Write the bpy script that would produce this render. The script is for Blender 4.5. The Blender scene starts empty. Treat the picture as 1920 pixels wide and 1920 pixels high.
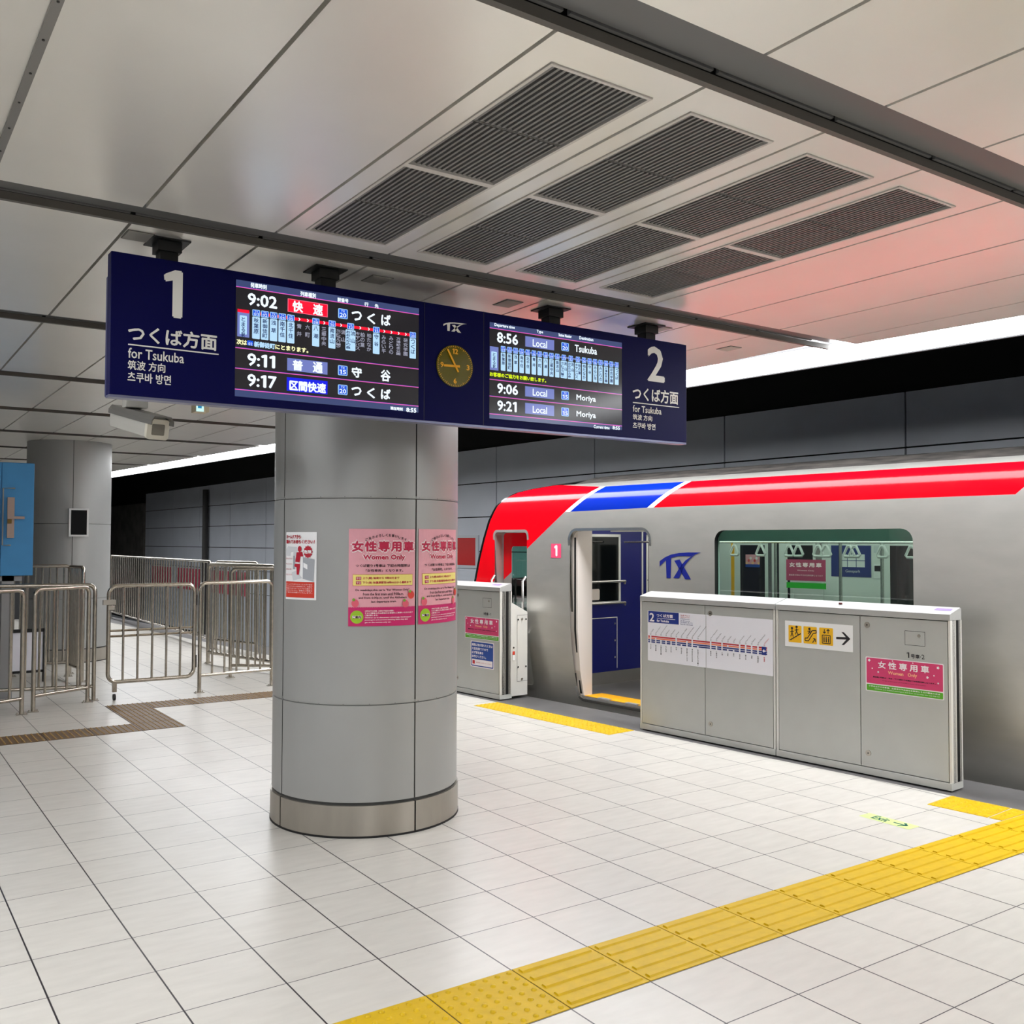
import bpy, math, random
from mathutils import Vector, Matrix
from mathutils.geometry import delaunay_2d_cdt
random.seed(7)
S = bpy.context.scene
C = S.collection

# ------------------------------------------------------------------ camera
F = 1803.58                       # focal length in pixels of the 1920 px frame
YAW, PIT, ROL = 0.60287, 0.03163, 0.00257
H = 1.745                         # eye height
cy_, sy_ = math.cos(YAW), math.sin(YAW)
fwd = Vector((sy_*math.cos(PIT), cy_*math.cos(PIT), math.sin(PIT)))
rgt0 = Vector((cy_, -sy_, 0)); up0 = rgt0.cross(fwd)
rgt = rgt0*math.cos(ROL)+up0*math.sin(ROL)
upv = -rgt0*math.sin(ROL)+up0*math.cos(ROL)
cd = bpy.data.cameras.new('camera'); cam = bpy.data.objects.new('camera', cd); C.objects.link(cam)
cd.sensor_width = 36; cd.sensor_fit = 'HORIZONTAL'; cd.lens = F/1920*36; cd.clip_start = .05; cd.clip_end = 200
M = Matrix.Identity(4)
for i in range(3):
    M[i][0], M[i][1], M[i][2] = rgt[i], upv[i], -fwd[i]
M[2][3] = H
cam.matrix_world = M
S.camera = cam
EYE = Vector((0, 0, H))
# ------------------------------------------------------------------ world + exposure
w = bpy.data.worlds.new('station_ambient'); S.world = w; w.use_nodes = True
bg = w.node_tree.nodes['Background']; bg.inputs[0].default_value = (.9, .95, 1, 1); bg.inputs[1].default_value = .05
S.view_settings.view_transform = 'Standard'; S.view_settings.look = 'None'
S.view_settings.exposure = 0.12; S.view_settings.gamma = 1; S.view_settings.use_curve_mapping = False
LAMP = 18.0                        # brightness of the edge strip lamps
TRAINLAMP = 7.0

# ------------------------------------------------------------------ helpers
def lin(c):
    return tuple(((v/255)/12.92 if v/255 <= .04045 else ((v/255+.055)/1.055)**2.4) for v in c)
MATS = {}
def mat(name, rgb=(200,200,200), rough=.5, metal=0, emit=0, spec=.5, noise=0, nscale=6, bump=0, coat=0, stretch=None):
    if name in MATS: return MATS[name]
    m = bpy.data.materials.new(name); m.use_nodes = True; nt = m.node_tree
    b = nt.nodes['Principled BSDF']; c = lin(rgb)+(1,)
    b.inputs['Base Color'].default_value = c; b.inputs['Roughness'].default_value = rough
    b.inputs['Metallic'].default_value = metal; b.inputs['Specular IOR Level'].default_value = spec
    b.inputs['Coat Weight'].default_value = coat
    if emit:
        b.inputs['Emission Color'].default_value = c; b.inputs['Emission Strength'].default_value = emit
        b.inputs['Base Color'].default_value = (.01, .01, .01, 1); b.inputs['Specular IOR Level'].default_value = .3
    if noise or bump:
        tc = nt.nodes.new('ShaderNodeTexCoord'); n = nt.nodes.new('ShaderNodeTexNoise')
        n.inputs['Scale'].default_value = nscale; n.inputs['Detail'].default_value = 6
        if stretch:
            mp = nt.nodes.new('ShaderNodeMapping'); mp.inputs['Scale'].default_value = stretch
            nt.links.new(tc.outputs['Object'], mp.inputs[0]); nt.links.new(mp.outputs[0], n.inputs['Vector'])
        else: nt.links.new(tc.outputs['Object'], n.inputs['Vector'])
        if noise:
            mr = nt.nodes.new('ShaderNodeMapRange'); mr.inputs[1].default_value = .3; mr.inputs[2].default_value = .7
            mr.inputs[3].default_value = 1-noise; mr.inputs[4].default_value = 1+noise*.6
            mx = nt.nodes.new('ShaderNodeMix'); mx.data_type = 'RGBA'; mx.blend_type = 'MULTIPLY'
            mx.inputs[0].default_value = 1; mx.inputs[6].default_value = c
            nt.links.new(n.outputs[0], mr.inputs[0]); nt.links.new(mr.outputs[0], mx.inputs[7])
            nt.links.new(mx.outputs[2], b.inputs['Base Color'])
        if bump:
            bp = nt.nodes.new('ShaderNodeBump'); bp.inputs['Strength'].default_value = bump; bp.inputs['Distance'].default_value = .01
            nt.links.new(n.outputs[0], bp.inputs['Height']); nt.links.new(bp.outputs[0], b.inputs['Normal'])
    MATS[name] = m; return m
def glass(name, rgb, refl=.08, rough=.02):
    if name in MATS: return MATS[name]
    m = bpy.data.materials.new(name); m.use_nodes = True; nt = m.node_tree; nt.nodes.clear()
    o = nt.nodes.new('ShaderNodeOutputMaterial'); t = nt.nodes.new('ShaderNodeBsdfTransparent'); g = nt.nodes.new('ShaderNodeBsdfGlossy')
    mx = nt.nodes.new('ShaderNodeMixShader'); mx.inputs[0].default_value = refl
    t.inputs[0].default_value = lin(rgb)+(1,); g.inputs['Roughness'].default_value = rough
    nt.links.new(t.outputs[0], mx.inputs[1]); nt.links.new(g.outputs[0], mx.inputs[2]); nt.links.new(mx.outputs[0], o.inputs[0])
    MATS[name] = m; return m

WLOC = {}
def empty(name, loc=(0,0,0)):
    o = bpy.data.objects.new(name, None); C.objects.link(o); o.location = loc; o.empty_display_size = .1
    WLOC[o] = Vector(loc); return o
def tag(o, label, cat, group=None, kind=None):
    if label: o['label'] = label
    if cat: o['category'] = cat
    if group: o['group'] = group
    if kind: o['kind'] = kind
    return o
def thing(name, label, cat, loc=(0,0,0), group=None):
    return tag(empty(name, loc), label, cat, group)

class MB:
    def __init__(s): s.v = []; s.f = []; s.m = []; s.fr = None
    def add(s, vs, fs, mi=0):
        b = len(s.v); s.v += [Vector(v) for v in vs]; s.f += [tuple(b+i for i in f) for f in fs]; s.m += [mi]*len(fs); return s
    def box(s, a, b, mi=0, fr=None):
        x0,y0,z0 = a; x1,y1,z1 = b
        vs = [(x0,y0,z0),(x1,y0,z0),(x1,y1,z0),(x0,y1,z0),(x0,y0,z1),(x1,y0,z1),(x1,y1,z1),(x0,y1,z1)]
        if fr: vs = [fr(*v) for v in vs]
        return s.add(vs, [(0,3,2,1),(4,5,6,7),(0,1,5,4),(1,2,6,5),(2,3,7,6),(3,0,4,7)], mi)
    def prism(s, poly, h0, h1, fr, mi=0):
        """poly 2-D, extruded h0..h1 through frame fr(u,v,w)"""
        n = len(poly); vs = [fr(u,v,h0) for u,v in poly]+[fr(u,v,h1) for u,v in poly]
        return s.add(vs, [tuple(range(n-1,-1,-1)), tuple(range(n,2*n))]+[(i,(i+1)%n,n+(i+1)%n,n+i) for i in range(n)], mi)
    def tube(s, pts, r, seg=10, mi=0, closed=False, caps=True):
        pts = [Vector(p) for p in pts]; n = len(pts); rings = []
        prev = None
        for i, p in enumerate(pts):
            if closed: d = (pts[(i+1)%n]-pts[i-1])
            else: d = (pts[min(i+1,n-1)]-pts[max(i-1,0)])
            d.normalize()
            if prev is None:
                a = Vector((0,0,1)) if abs(d.z) < .9 else Vector((1,0,0)); x = d.cross(a).normalized()
            else:
                x = (prev-d*prev.dot(d)).normalized()
            y = d.cross(x); prev = x
            rings.append([p+(x*math.cos(2*math.pi*k/seg)+y*math.sin(2*math.pi*k/seg))*r for k in range(seg)])
        vs = [v for rg in rings for v in rg]; fs = []
        for i in range(n if closed else n-1):
            j = (i+1)%n
            fs += [(i*seg+k, i*seg+(k+1)%seg, j*seg+(k+1)%seg, j*seg+k) for k in range(seg)]
        if caps and not closed: fs += [tuple(range(seg-1,-1,-1)), tuple((n-1)*seg+k for k in range(seg))]
        return s.add(vs, fs, mi)
    def lathe(s, prof, cx, cy, seg=64, mi=0, a0=0, a1=360):
        full = abs(a1-a0) >= 360; n = seg if full else seg+1; vs = []
        for r, z in prof:
            for k in range(n):
                a = math.radians(a0+(a1-a0)*k/seg); vs.append((cx+r*math.sin(a), cy-r*math.cos(a), z))
        fs = []
        for i in range(len(prof)-1):
            for k in range(seg):
                k2 = (k+1)%n if full else k+1
                fs.append((i*n+k, i*n+k2, (i+1)*n+k2, (i+1)*n+k))
        return s.add(vs, fs, mi)
    def disc(s, c, r, ax, h, seg=16, mi=0):
        """short cylinder at c along ax"""
        c = Vector(c); ax = Vector(ax).normalized(); return s.tube([c, c+ax*h], r, seg, mi)
    def build(s, name, mats, parent=None, smooth=0, bevel=0):
        me = bpy.data.meshes.new(name); me.from_pydata(s.v, [], s.f)
        for m in (mats if isinstance(mats, (list,tuple)) else [mats]): me.materials.append(m)
        if any(s.m): me.polygons.foreach_set('material_index', s.m)
        me.validate()
        me.update()
        if smooth:
            me.polygons.foreach_set('use_smooth', [True]*len(me.polygons)); me.set_sharp_from_angle(angle=math.radians(smooth))
        o = bpy.data.objects.new(name, me); C.objects.link(o)
        if parent is not None:
            o.parent = parent; o.location = -WLOC.get(parent, Vector((0,0,0))); WLOC[o] = Vector((0,0,0))
        if bevel:
            b = o.modifiers.new('edge', 'BEVEL'); b.width = bevel; b.segments = 2; b.limit_method = 'ANGLE'; b.angle_limit = math.radians(40)
        return o
# ---- frames. track frame: n = distance across the tracks, t = along the train (away), rotated TH from the tile grid
TH = math.radians(5.2); ct, st = math.cos(TH), math.sin(TH)
def NT(n, t, z=0): return Vector((n*ct-t*st, n*st+t*ct, z))
def ray(px, py): return fwd+rgt*((px-960)/F)-upv*((py-960)/F)
class Plane:
    def __init__(s, O, U, V): s.O, s.U, s.V = Vector(O), Vector(U), Vector(V); s.W = s.U.cross(s.V)
    def __call__(s, u, v, w=0): return s.O+s.U*u+s.V*v+s.W*w
    def uv(s, px, py):
        d = ray(px, py); k = (s.O-EYE).dot(s.W)/d.dot(s.W); p = EYE+d*k-s.O
        return p.dot(s.U), p.dot(s.V)
class Cyl:
    def __init__(s, cx, cy, R): s.cx, s.cy, s.R = cx, cy, R
    def __call__(s, u, v, w=0):
        a = u/s.R; return Vector((s.cx+(s.R+w)*math.sin(a), s.cy-(s.R+w)*math.cos(a), v))
def at(px, py, z=0):
    d = ray(px, py); return EYE+d*((z-H)/d.z)
# ---- lettering
TXT = {}
def glyphs(s, space=1.0):
    k = (s, space)
    if k in TXT: return TXT[k]
    if '1' in s and '\n' not in s:                    # a flagged numeral 1
        h0 = glyphs('0'); gs = lambda q: glyphs(q)[4]-glyphs(q)[2]
        vs, fs, x = [], [], 0.0
        for ch in s:
            if ch == ' ': x += .3*space; continue
            if ch == '1': k_ = h0[5]-h0[3]; b = [(0,1,2,3,6),(3,4,5,6)]; pts = [(p*k_*.38+.07, q*k_+h0[3]) for p, q in ((.54,0),(1,0),(1,1),(.6,1),(0,.89),(.03,.775),(.54,.83))]; adv = k_*.38+.17
            else:
                a, b, x0, y0, x1, y1 = glyphs(ch); full = ord(ch) > 0x2e80; wdt = x1-x0
                pts = [((p-x0)+(.5-wdt/2 if full else .04), q) for p, q in a]; adv = 1.0 if full else wdt+.08
            o = len(vs); vs += [(p+x, q) for p, q in pts]; fs += [tuple(o+i for i in f) for f in b]; x += adv*space
        X_, Y_ = [v[0] for v in vs], [v[1] for v in vs]
        TXT[k] = (vs, fs, min(X_), min(Y_), max(X_), max(Y_)); return TXT[k]
    c = bpy.data.curves.new('lettering', 'FONT'); c.body = s; c.resolution_u = 2; c.align_x = 'CENTER'; c.space_character = space; c.space_line = .95
    o = bpy.data.objects.new('lettering', c); me = o.to_mesh()
    vs = [(v.co.x, v.co.y) for v in me.vertices]; fs = [tuple(p.vertices) for p in me.polygons]
    o.to_mesh_clear(); bpy.data.objects.remove(o); bpy.data.curves.remove(c)
    x0, x1 = min(v[0] for v in vs), max(v[0] for v in vs); y0, y1 = min(v[1] for v in vs), max(v[1] for v in vs)
    TXT[k] = (vs, fs, x0, y0, x1, y1); return TXT[k]
class Sheet:
    """flat graphics on a frame; every colour becomes one mesh"""
    def __init__(s, fr, base=.001, step=.0007): s.fr, s.base, s.step, s.g = fr, base, step, {}
    SEP = {'type_box','badge','badge_face','station_box','rule','header_bar','blossom','fruit','fruit_leaf','yellow_tile','screw','chevron','cap_notice','advert_box','door_picture_spot','far_window','steel_post','stop_bar','stop_box','locker_screw','ring','ring_face','stop_mark'}
    def mb(s, key):
        if key[0] in s.SEP:
            k = key+(len(s.g),); s.g[k] = MB(); return s.g[k]
        return s.g.setdefault(key, MB())
    def w(s, lay): return s.base+s.step*lay
    def rect(s, key, u0, v0, u1, v1, lay=0, n=1):
        if u1 < u0: u0, u1 = u1, u0
        if v1 < v0: v0, v1 = v1, v0
        vs = []
        for i in range(n+1):
            u = u0+(u1-u0)*i/n; vs += [s.fr(u,v0,s.w(lay)), s.fr(u,v1,s.w(lay))]
        s.mb(key).add(vs, [(2*i,2*i+2,2*i+3,2*i+1) for i in range(n)])
    def poly(s, key, pts, lay=0):
        s.mb(key).add([s.fr(u,v,s.w(lay)) for u,v in pts], [tuple(range(len(pts)))])
    def rrect(s, key, u0, v0, u1, v1, r, lay=0):
        if hasattr(s.fr, 'R'): return s.rect(key, u0, v0, u1, v1, lay, 16)
        if u1 < u0: u0, u1 = u1, u0
        if v1 < v0: v0, v1 = v1, v0
        s.poly(key, rrpts(u0,v0,u1,v1,r,4), lay)
    def circ(s, key, u, v, r, lay=0, seg=24, star=0, rv=None):
        rv = rv or r
        s.poly(key, [(u+math.cos(2*math.pi*k/seg)*r*(1-star*(k%2)), v+math.sin(2*math.pi*k/seg)*rv*(1-star*(k%2))) for k in range(seg)], lay)
    def line(s, key, a, b, th, lay=0):
        d = Vector((b[0]-a[0], b[1]-a[1])); d.normalize(); x, y = -d.y*th/2, d.x*th/2
        s.poly(key, [(a[0]+x,a[1]+y),(a[0]-x,a[1]-y),(b[0]-x,b[1]-y),(b[0]+x,b[1]+y)], lay)
    def text(s, key, txt, u0, v0, u1, v1, lay=1, bold=0, space=1.0, rot=None):
        vs, fs, x0, y0, x1, y1 = glyphs(txt, space)
        sx, sy = (u1-u0)/max(x1-x0,1e-6), (v1-v0)/max(y1-y0,1e-6)
        offs = [(0,0)] if not bold else [(bold,0),(-bold,0),(0,bold),(0,-bold)]
        for oi, (dx, dy) in enumerate(offs):
            q = [(u0+(x-x0)*sx+dx, v0+(y-y0)*sy+dy) for x, y in vs]
            if rot:
                ca, sa = math.cos(rot), math.sin(rot); q = [(u0+(x-u0)*ca-(y-v0)*sa, v0+(x-u0)*sa+(y-v0)*ca) for x, y in q]
            s.mb(key).add([s.fr(x, y, s.w(lay)+.00012*oi) for x, y in q], fs)
    def build(s, parent, names=None):
        out = []
        for key, mb in s.g.items():
            nm, m = key[:2]
            out.append(mb.build(nm, MATS[m] if isinstance(m, str) else m, parent))
        return out
def rrpts(u0,v0,u1,v1,r,n=5):
    P = []
    for cx, cy, a in ((u1-r,v1-r,0),(u0+r,v1-r,90),(u0+r,v0+r,180),(u1-r,v0+r,270)):
        for k in range(n+1):
            t = math.radians(a+90*k/n); P.append((cx+r*math.cos(t), cy+r*math.sin(t)))
    return P
TXLOGO = [[(0,.55),(0,.35),(.13,.2),(.28,.095),(.48,.03),(.7,.005),(1,0),(.85,.08),(.75,.15),(.62,.14),(.45,.15),(.28,.22),(.14,.33),(.06,.45)],
          [(.155,.31),(.285,.22),(.27,.98),(.17,.98)],
          [(.36,.32),(.49,.27),(.76,1),(.62,1)],
          [(.78,.14),(.86,.075),(.72,.27),(.62,.47),(.475,.97),(.335,.97),(.52,.5),(.63,.3)]]
def txlogo(sh, key, u0, v0, u1, v1, lay=1):
    for p in TXLOGO: sh.poly(key, [(u0+(u1-u0)*x, v1-(v1-v0)*y) for x, y in p], lay)

# ------------------------------------------------------------------ materials
mat('steel', (176,170,160), .3, .9)
mat('fence_steel', (178,170,157), .24, 1, noise=.15, nscale=25)
mat('dark_metal', (18,18,19), .5)
mat('black', (6,6,7), .6)
mat('black_gloss', (8,8,10), .15)
mat('grey_paint', (150,150,150), .5)
mat('white', (235,234,232), .5)
mat('white_paint', (222,222,218), .4)
mat('panel_cream', (240,237,230), .3, .45, noise=.02, nscale=3)
mat('channel_grey', (104,104,104), .4, .3)
mat('lip_grey', (92,88,82), .5)
mat('void', (14,14,15), .8)
mat('slat', (124,122,120), .45, .2)
mat('vent_frame', (205,200,194), .4, .2)
mat('lamp', (250,252,255), emit=LAMP)
mat('column_paint', (162,162,159), .42, .3, noise=.05, nscale=2.2, stretch=(1,1,.6))
mat('joint', (60,60,58), .6)
mat('plinth_steel', (168,162,152), .3, .7, noise=.16, nscale=5, stretch=(1,1,.3))
mat('navy', (2,3,66), .5, spec=.12)
mat('navy_edge', (70,76,120), .35, .4)
mat('sign_white', (232,230,226), .5)
# ------------------------------------------------------------------ FLOOR
TILE = .4; OX, OY = 1.29513*1.74497, 1.88096*1.74497
def floor_mat():
    m = bpy.data.materials.new('floor_tiles'); m.use_nodes = True; nt = m.node_tree; N = nt.nodes.new; L = nt.links.new
    b = nt.nodes['Principled BSDF']; tc = N('ShaderNodeTexCoord'); sp = N('ShaderNodeSeparateXYZ'); L(tc.outputs['Object'], sp.inputs[0])
    def ma(op, a, bb=None, c=None):
        n = N('ShaderNodeMath'); n.operation = op
        for i, x in enumerate((a, bb, c)):
            if x is None: continue
            if hasattr(x, 'is_linked') or hasattr(x, 'node'): L(x, n.inputs[i])
            else: n.inputs[i].default_value = x
        return n.outputs[0]
    ux = ma('MULTIPLY', ma('SUBTRACT', sp.outputs[0], OX), 1/TILE); uy = ma('MULTIPLY', ma('SUBTRACT', sp.outputs[1], OY), 1/TILE)
    fx, fy = ma('FRACT', ux), ma('FRACT', uy)
    dx = ma('MINIMUM', fx, ma('SUBTRACT', 1, fx)); dy = ma('MINIMUM', fy, ma('SUBTRACT', 1, fy))
    gx = ma('LESS_THAN', dx, .0085); gy = ma('LESS_THAN', dy, .0060); g = ma('MAXIMUM', gx, gy)
    cv = N('ShaderNodeCombineXYZ'); L(ma('FLOOR', ux), cv.inputs[0]); L(ma('FLOOR', uy), cv.inputs[1])
    wn = N('ShaderNodeTexWhiteNoise'); wn.noise_dimensions = '3D'; L(cv.outputs[0], wn.inputs[0])
    mp = N('ShaderNodeMapping'); mp.inputs['Scale'].default_value = (2.5, 9, 1); L(tc.outputs['Object'], mp.inputs[0])
    no = N('ShaderNodeTexNoise'); no.inputs['Scale'].default_value = 2.2; no.inputs['Detail'].default_value = 8; L(mp.outputs[0], no.inputs['Vector'])
    va = ma('ADD', ma('MULTIPLY', wn.outputs[0], .10), ma('MULTIPLY', no.outputs[0], .34))
    cr = N('ShaderNodeMix'); cr.data_type = 'RGBA'; cr.inputs[6].default_value = lin((208,204,196))+(1,); cr.inputs[7].default_value = lin((150,146,140))+(1,)
    L(va, cr.inputs[0])
    c2 = N('ShaderNodeMix'); c2.data_type = 'RGBA'; L(g, c2.inputs[0]); L(cr.outputs[2], c2.inputs[6]); c2.inputs[7].default_value = lin((34,29,36))+(1,)
    L(c2.outputs[2], b.inputs['Base Color']); b.inputs['Roughness'].default_value = .3
    rr = ma('ADD', ma('MULTIPLY', no.outputs[0], .16), .24); L(rr, b.inputs['Roughness'])
    MATS['floor'] = m; return m
floor_mat()
mat('edge_rubber', (96,94,94), .55, noise=.12, nscale=4)
NE = 7.17                                                # platform edge
mb = MB(); N0 = 6.64
P = [(-1.4,-12), NT(N0,-13)[:2], NT(N0,48)[:2], (-1.4,48)]
mb.add([(x,y,0) for x,y in P]+[(x,y,-.25) for x,y in P], [(0,1,2,3),(7,6,5,4),(0,4,5,1),(1,5,6,2),(2,6,7,3),(3,7,4,0)])
tag(mb.build('floor', MATS['floor']), None, None, None, 'structure')
mb = MB(); mb.box((N0,-13,-1.2),(NE,48,-.001), 0, lambda a,b,c: NT(a,b,c))
tag(mb.build('trim_1', MATS['edge_rubber']), None, None, None, 'structure')
mat('ballast', (45,43,42), .9, noise=.3, nscale=12)
mb = MB(); mb.box((NE,-13,-1.3),(11.5,48,-1.2), 0, lambda a,b,c: NT(a,b,c)); mb.box((-7,-12,-1.3),(-1.4,48,-1.2))
tag(mb.build('floor_track', MATS['ballast']), None, None, None, 'structure')

# ------------------------------------------------------------------ CEILING
ZC = 3.2; XJ = [1.03+.595*k for k in range(-3, 11)]
BAYS = [(-12, -5.39)]+[(-5.144+2.43*k, -2.96+2.43*k) for k in range(0, 21)]
VENTX = [(1.735,2.125),(2.322,2.715),(2.925,3.31),(3.505,3.89)]; VY0, VY1 = 2.31, 4.19
def nx(y, n): return (n+0)/ct-y*st/ct           # x on the line n = const at depth y
NCE = 6.40
pan = MB(); g = .0075
for (y0, y1) in BAYS:
    for a, b in zip(XJ[:-1], XJ[1:]):
        xl, xr = a+g, b-g
        e0, e1 = nx(y0, NCE), nx(y1, NCE)
        if xl > max(e0, e1): continue
        if xr > min(e0, e1):                    # cut along the lamp
            if e1-xl < .02: continue
            P = [(xl,y0),(e0,y0),(e1,y1),(xl,y1)]
            pan.prism(P, ZC, ZC+.03, lambda u,v,w: (u,v,w)); continue
        hole = None
        if abs(y0-2.146) < .01:
            for vx in VENTX:
                if xl < vx[0] and vx[1] < xr: hole = vx
        if hole:
            h0, h1 = hole[0]-.014, hole[1]+.014
            for bx in ((xl,y0,h0,y1),(h1,y0,xr,y1),(h0,y0,h1,VY0-.014),(h0,VY1+.014,h1,y1)):
                pan.box((bx[0],bx[1],ZC),(bx[2],bx[3],ZC+.03))
        else: pan.box((xl,y0,ZC),(xr,y1,ZC+.03))
tag(pan.build('ceiling', MATS['panel_cream']), None, None, None, 'structure')
ch = MB(); lp = MB()
for k in range(len(BAYS)-1):
    y0, y1 = BAYS[k][1], BAYS[k+1][0]; xe = nx(y0, NCE)
    ch.box((-.75, y0+.012, ZC+.035),(xe, y1-.055, ZC+.05))
    lp.box((-.75, y1-.03, ZC-.004),(xe-.02, y1-.004, ZC+.03))
    x = XJ[0]
    for a, b in zip(XJ[:-1], XJ[1:]):
        if b < xe: ch.box((a+.012, y1-.05, ZC+.03),(b-.012, y1-.036, ZC+.05))
tag(ch.build('trim_2', MATS['channel_grey']), None, None, None, 'structure')
tag(lp.build('trim_3', MATS['lip_grey']), None, None, None, 'structure')  # shadow on the panel edges is put into this dark grey
mb = MB(); mb.prism([(-.75,-12),NT(NCE-.02,-13)[:2],NT(NCE-.02,48)[:2],(-.75,48)], ZC+.09, ZC+.12, lambda u,v,w: (u,v,w))
tag(mb.build('ceiling_void', MATS['void']), None, None, None, 'structure')
# metal cover strip over the first joint, with screws
mb = MB(); mb.box((.418,2.15,ZC-.008),(.446,4.325,ZC+.01))
cs = mb.build('trim_4', mat('strip_metal',(150,148,144),.3,.7)); tag(cs, None, None, None, 'structure')
mb = MB()
for k in range(9): mb.disc((.432, 2.3+.24*k, ZC-.008), .004, (0,0,-1), .003, 8)
tag(mb.build('trim_5', MATS['joint']), None, None, None, 'structure')
# vents
for i, (x0, x1) in enumerate(VENTX):
    t = thing('ceiling_vent', '%s louvred grey air vent in the cream ceiling, %s' % (('wide','wide','narrow','narrow')[0] if 0 else 'long', ('next to the unbroken left panels','second from the unbroken left panels','third from the unbroken left panels','last before the plain right panels')[i]), 'air vent', ((x0+x1)/2, (VY0+VY1)/2, ZC), 'louvred vents in the ceiling')
    f = MB(); d = .012
    for a in ((x0-d,VY0-d,x1+d,VY0),(x0-d,VY1,x1+d,VY1+d),(x0-d,VY0,x0,VY1),(x1,VY0,x1+d,VY1),(x0,3.228,x1,3.262)):
        f.box((a[0],a[1],ZC-.005),(a[2],a[3],ZC+.028))
    f.build('frame', MATS['vent_frame'], t)
    for a, b in ((VY0,2.776),(2.784,3.228),(3.262,3.716),(3.724,VY1)):
        q = MB(); n = 17; p = (x1-x0)/n
        for k in range(n):
            xx = x0+p*(k+.5)
            q.prism([(xx-.006,ZC+.034),(xx-.0035,ZC+.034),(xx+.007,ZC+.006),(xx+.007,ZC+.002),(xx-.003,ZC+.002),(xx-.003,ZC+.006)], a+.004, b-.004, lambda u,v,w: (u,w,v))
        for yb in (a, b-.004): q.box((x0,yb,ZC+.006),(x1,yb+.004,ZC+.03))
        q.build('louvre', MATS['slat'], t)
    q = MB(); q.box((x0,VY0,ZC+.045),(x1,VY1,ZC+.05)); q.build('duct_back', MATS['void'], t)
# small hatches
for i, (x0, x1, y0, y1) in enumerate(((1.045,1.158,4.68,4.82),(2.32,2.44,4.71,4.85),(3.217,3.33,4.73,4.88),(4.45,4.56,4.72,4.86),(5.33,5.44,4.9,5.04))):
    t = thing('ceiling_hatch', ('small square ceiling hatch above the left end of the departure board','small square ceiling hatch behind the second black hanger','small square ceiling hatch above the round clock','small square ceiling hatch behind the rightmost black hanger','small square ceiling hatch closest to the white strip lamp')[i], 'hatch', (x0,y0,ZC), 'small hatches in the ceiling')
    q = MB(); q.box((x0,y0,ZC-.006),(x1,y1,ZC+.002)); q.build('cover', mat('hatch',(178,174,164),.5), t, bevel=.002)
    q = MB(); q.box((x0-.004,y0-.004,ZC-.003),(x1+.004,y1+.004,ZC+.001)); q.build('rim', MATS['lip_grey'], t)

# ------------------------------------------------------------------ strip lamps
def strip(name, label, fr, a, b):
    t = thing(name, label, 'strip lamp', fr(.1, (a+b)/2, 3.16), 'strip lamps along the platform edges')
    arc = [(.29-.29*math.cos(math.pi*k/10), 3.205+.045*math.sin(math.pi*k/10)) for k in range(11)]
    n_ = 24; L_ = (b-a)/n_
    for k in range(n_):
        d = MB(); g_ = .004; d.prism(arc+[(.58,3.22),(.29,3.32),(0,3.22)] if 0 else arc+[(x,z+.012) for x, z in reversed(arc)], a+L_*k+g_, a+L_*(k+1)-g_, lambda u,v,w: fr(u,w,v)); d.build('diffuser', MATS['lamp'], t)
    q = MB(); q.prism([(.585,3.196),(.61,3.196),(.61,3.36),(0,3.36),(0,3.34),(.585,3.34)], a, b, lambda u,v,w: fr(u,w,v)); q.build('housing', mat('lamp_housing',(30,30,32),.6), t)
    return t
strip('strip_lamp', 'continuous white strip lamp along the ceiling edge above the train', lambda n,t,z: NT(NCE+n,t,z), -9, 33)
strip('strip_lamp', 'white strip lamp along the opposite platform edge, away from the train', lambda n,t,z: Vector((-.78-n,t,z)), -9, 7)
# ------------------------------------------------------------------ tunnel walls
TW = math.radians(2.0)
def WT(n, t, z): return Vector((n*math.cos(TW)-t*math.sin(TW), n*math.sin(TW)+t*math.cos(TW), z))
NW = 10.5
mat('wall_panel', (214,219,227), .4, .05, noise=.04, nscale=1.5)
mat('concrete', (112,108,102), .8, noise=.35, nscale=2.5, bump=.2)
q = MB(); ZJ = [-1.2,.25,.91,1.57,2.23,2.88,3.55]; tj = 6.35-2.77*8
while tj < 37.2:
    t1 = min(tj+2.77, 37.4)
    for za, zb in zip(ZJ[:-1], ZJ[1:]): q.box((NW,tj+.012,za+.01),(NW+.03,t1-.012,zb-.01), 0, WT)
    tj += 2.77
tag(q.build('wall_right', MATS['wall_panel']), None, None, None, 'structure')
q = MB(); q.box((NW+.05,-16,-1.3),(NW+.2,48,5),0,WT)
tag(q.build('wall_right_backing', MATS['void']), None, None, None, 'structure')
q = MB(); q.box((NW-.05,37.5,-1.2),(NW+.05,42.5,3.2),0,WT)
tag(q.build('wall_right_end', MATS['concrete']), None, None, None, 'structure')
q = MB(); q.prism([NT(NCE+.55,-13)[:2],WT(NW+.2,-13,0)[:2],WT(NW+.2,48,0)[:2],NT(NCE+.55,48)[:2]], 4.7, 4.8, lambda u,v,w:(u,v,w))
q.box((NCE+.5,-13,3.37),(NCE+.56,48,4.75),0,lambda a,b,c:NT(a,b,c))
tag(q.build('ceiling_track', MATS['void']), None, None, None, 'structure')
q = MB(); q.box((-7,-12,-1.3),(-6.9,48,4.8)); tag(q.build('wall_left', MATS['wall_panel']), None, None, None, 'structure')
q = MB(); q.box((-7,-13.2,-1.3),(14,-12.5,4.8)); tag(q.build('wall_front', MATS['grey_paint']), None, None, None, 'structure')
q = MB(); q.box((-7,48,-1.3),(14,48.2,4.8)); tag(q.build('wall_back', mat('end_wall',(34,34,36),.7)), None, None, None, 'structure')
q = MB(); q.box((-1.2,24,0),(4.05,24.2,3.19)); tag(q.build('bounce_block_wall', mat('end_wall')), None, None, None, 'structure')  # added dark partition, blocks bounce light so the far ceiling stays dim
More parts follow.
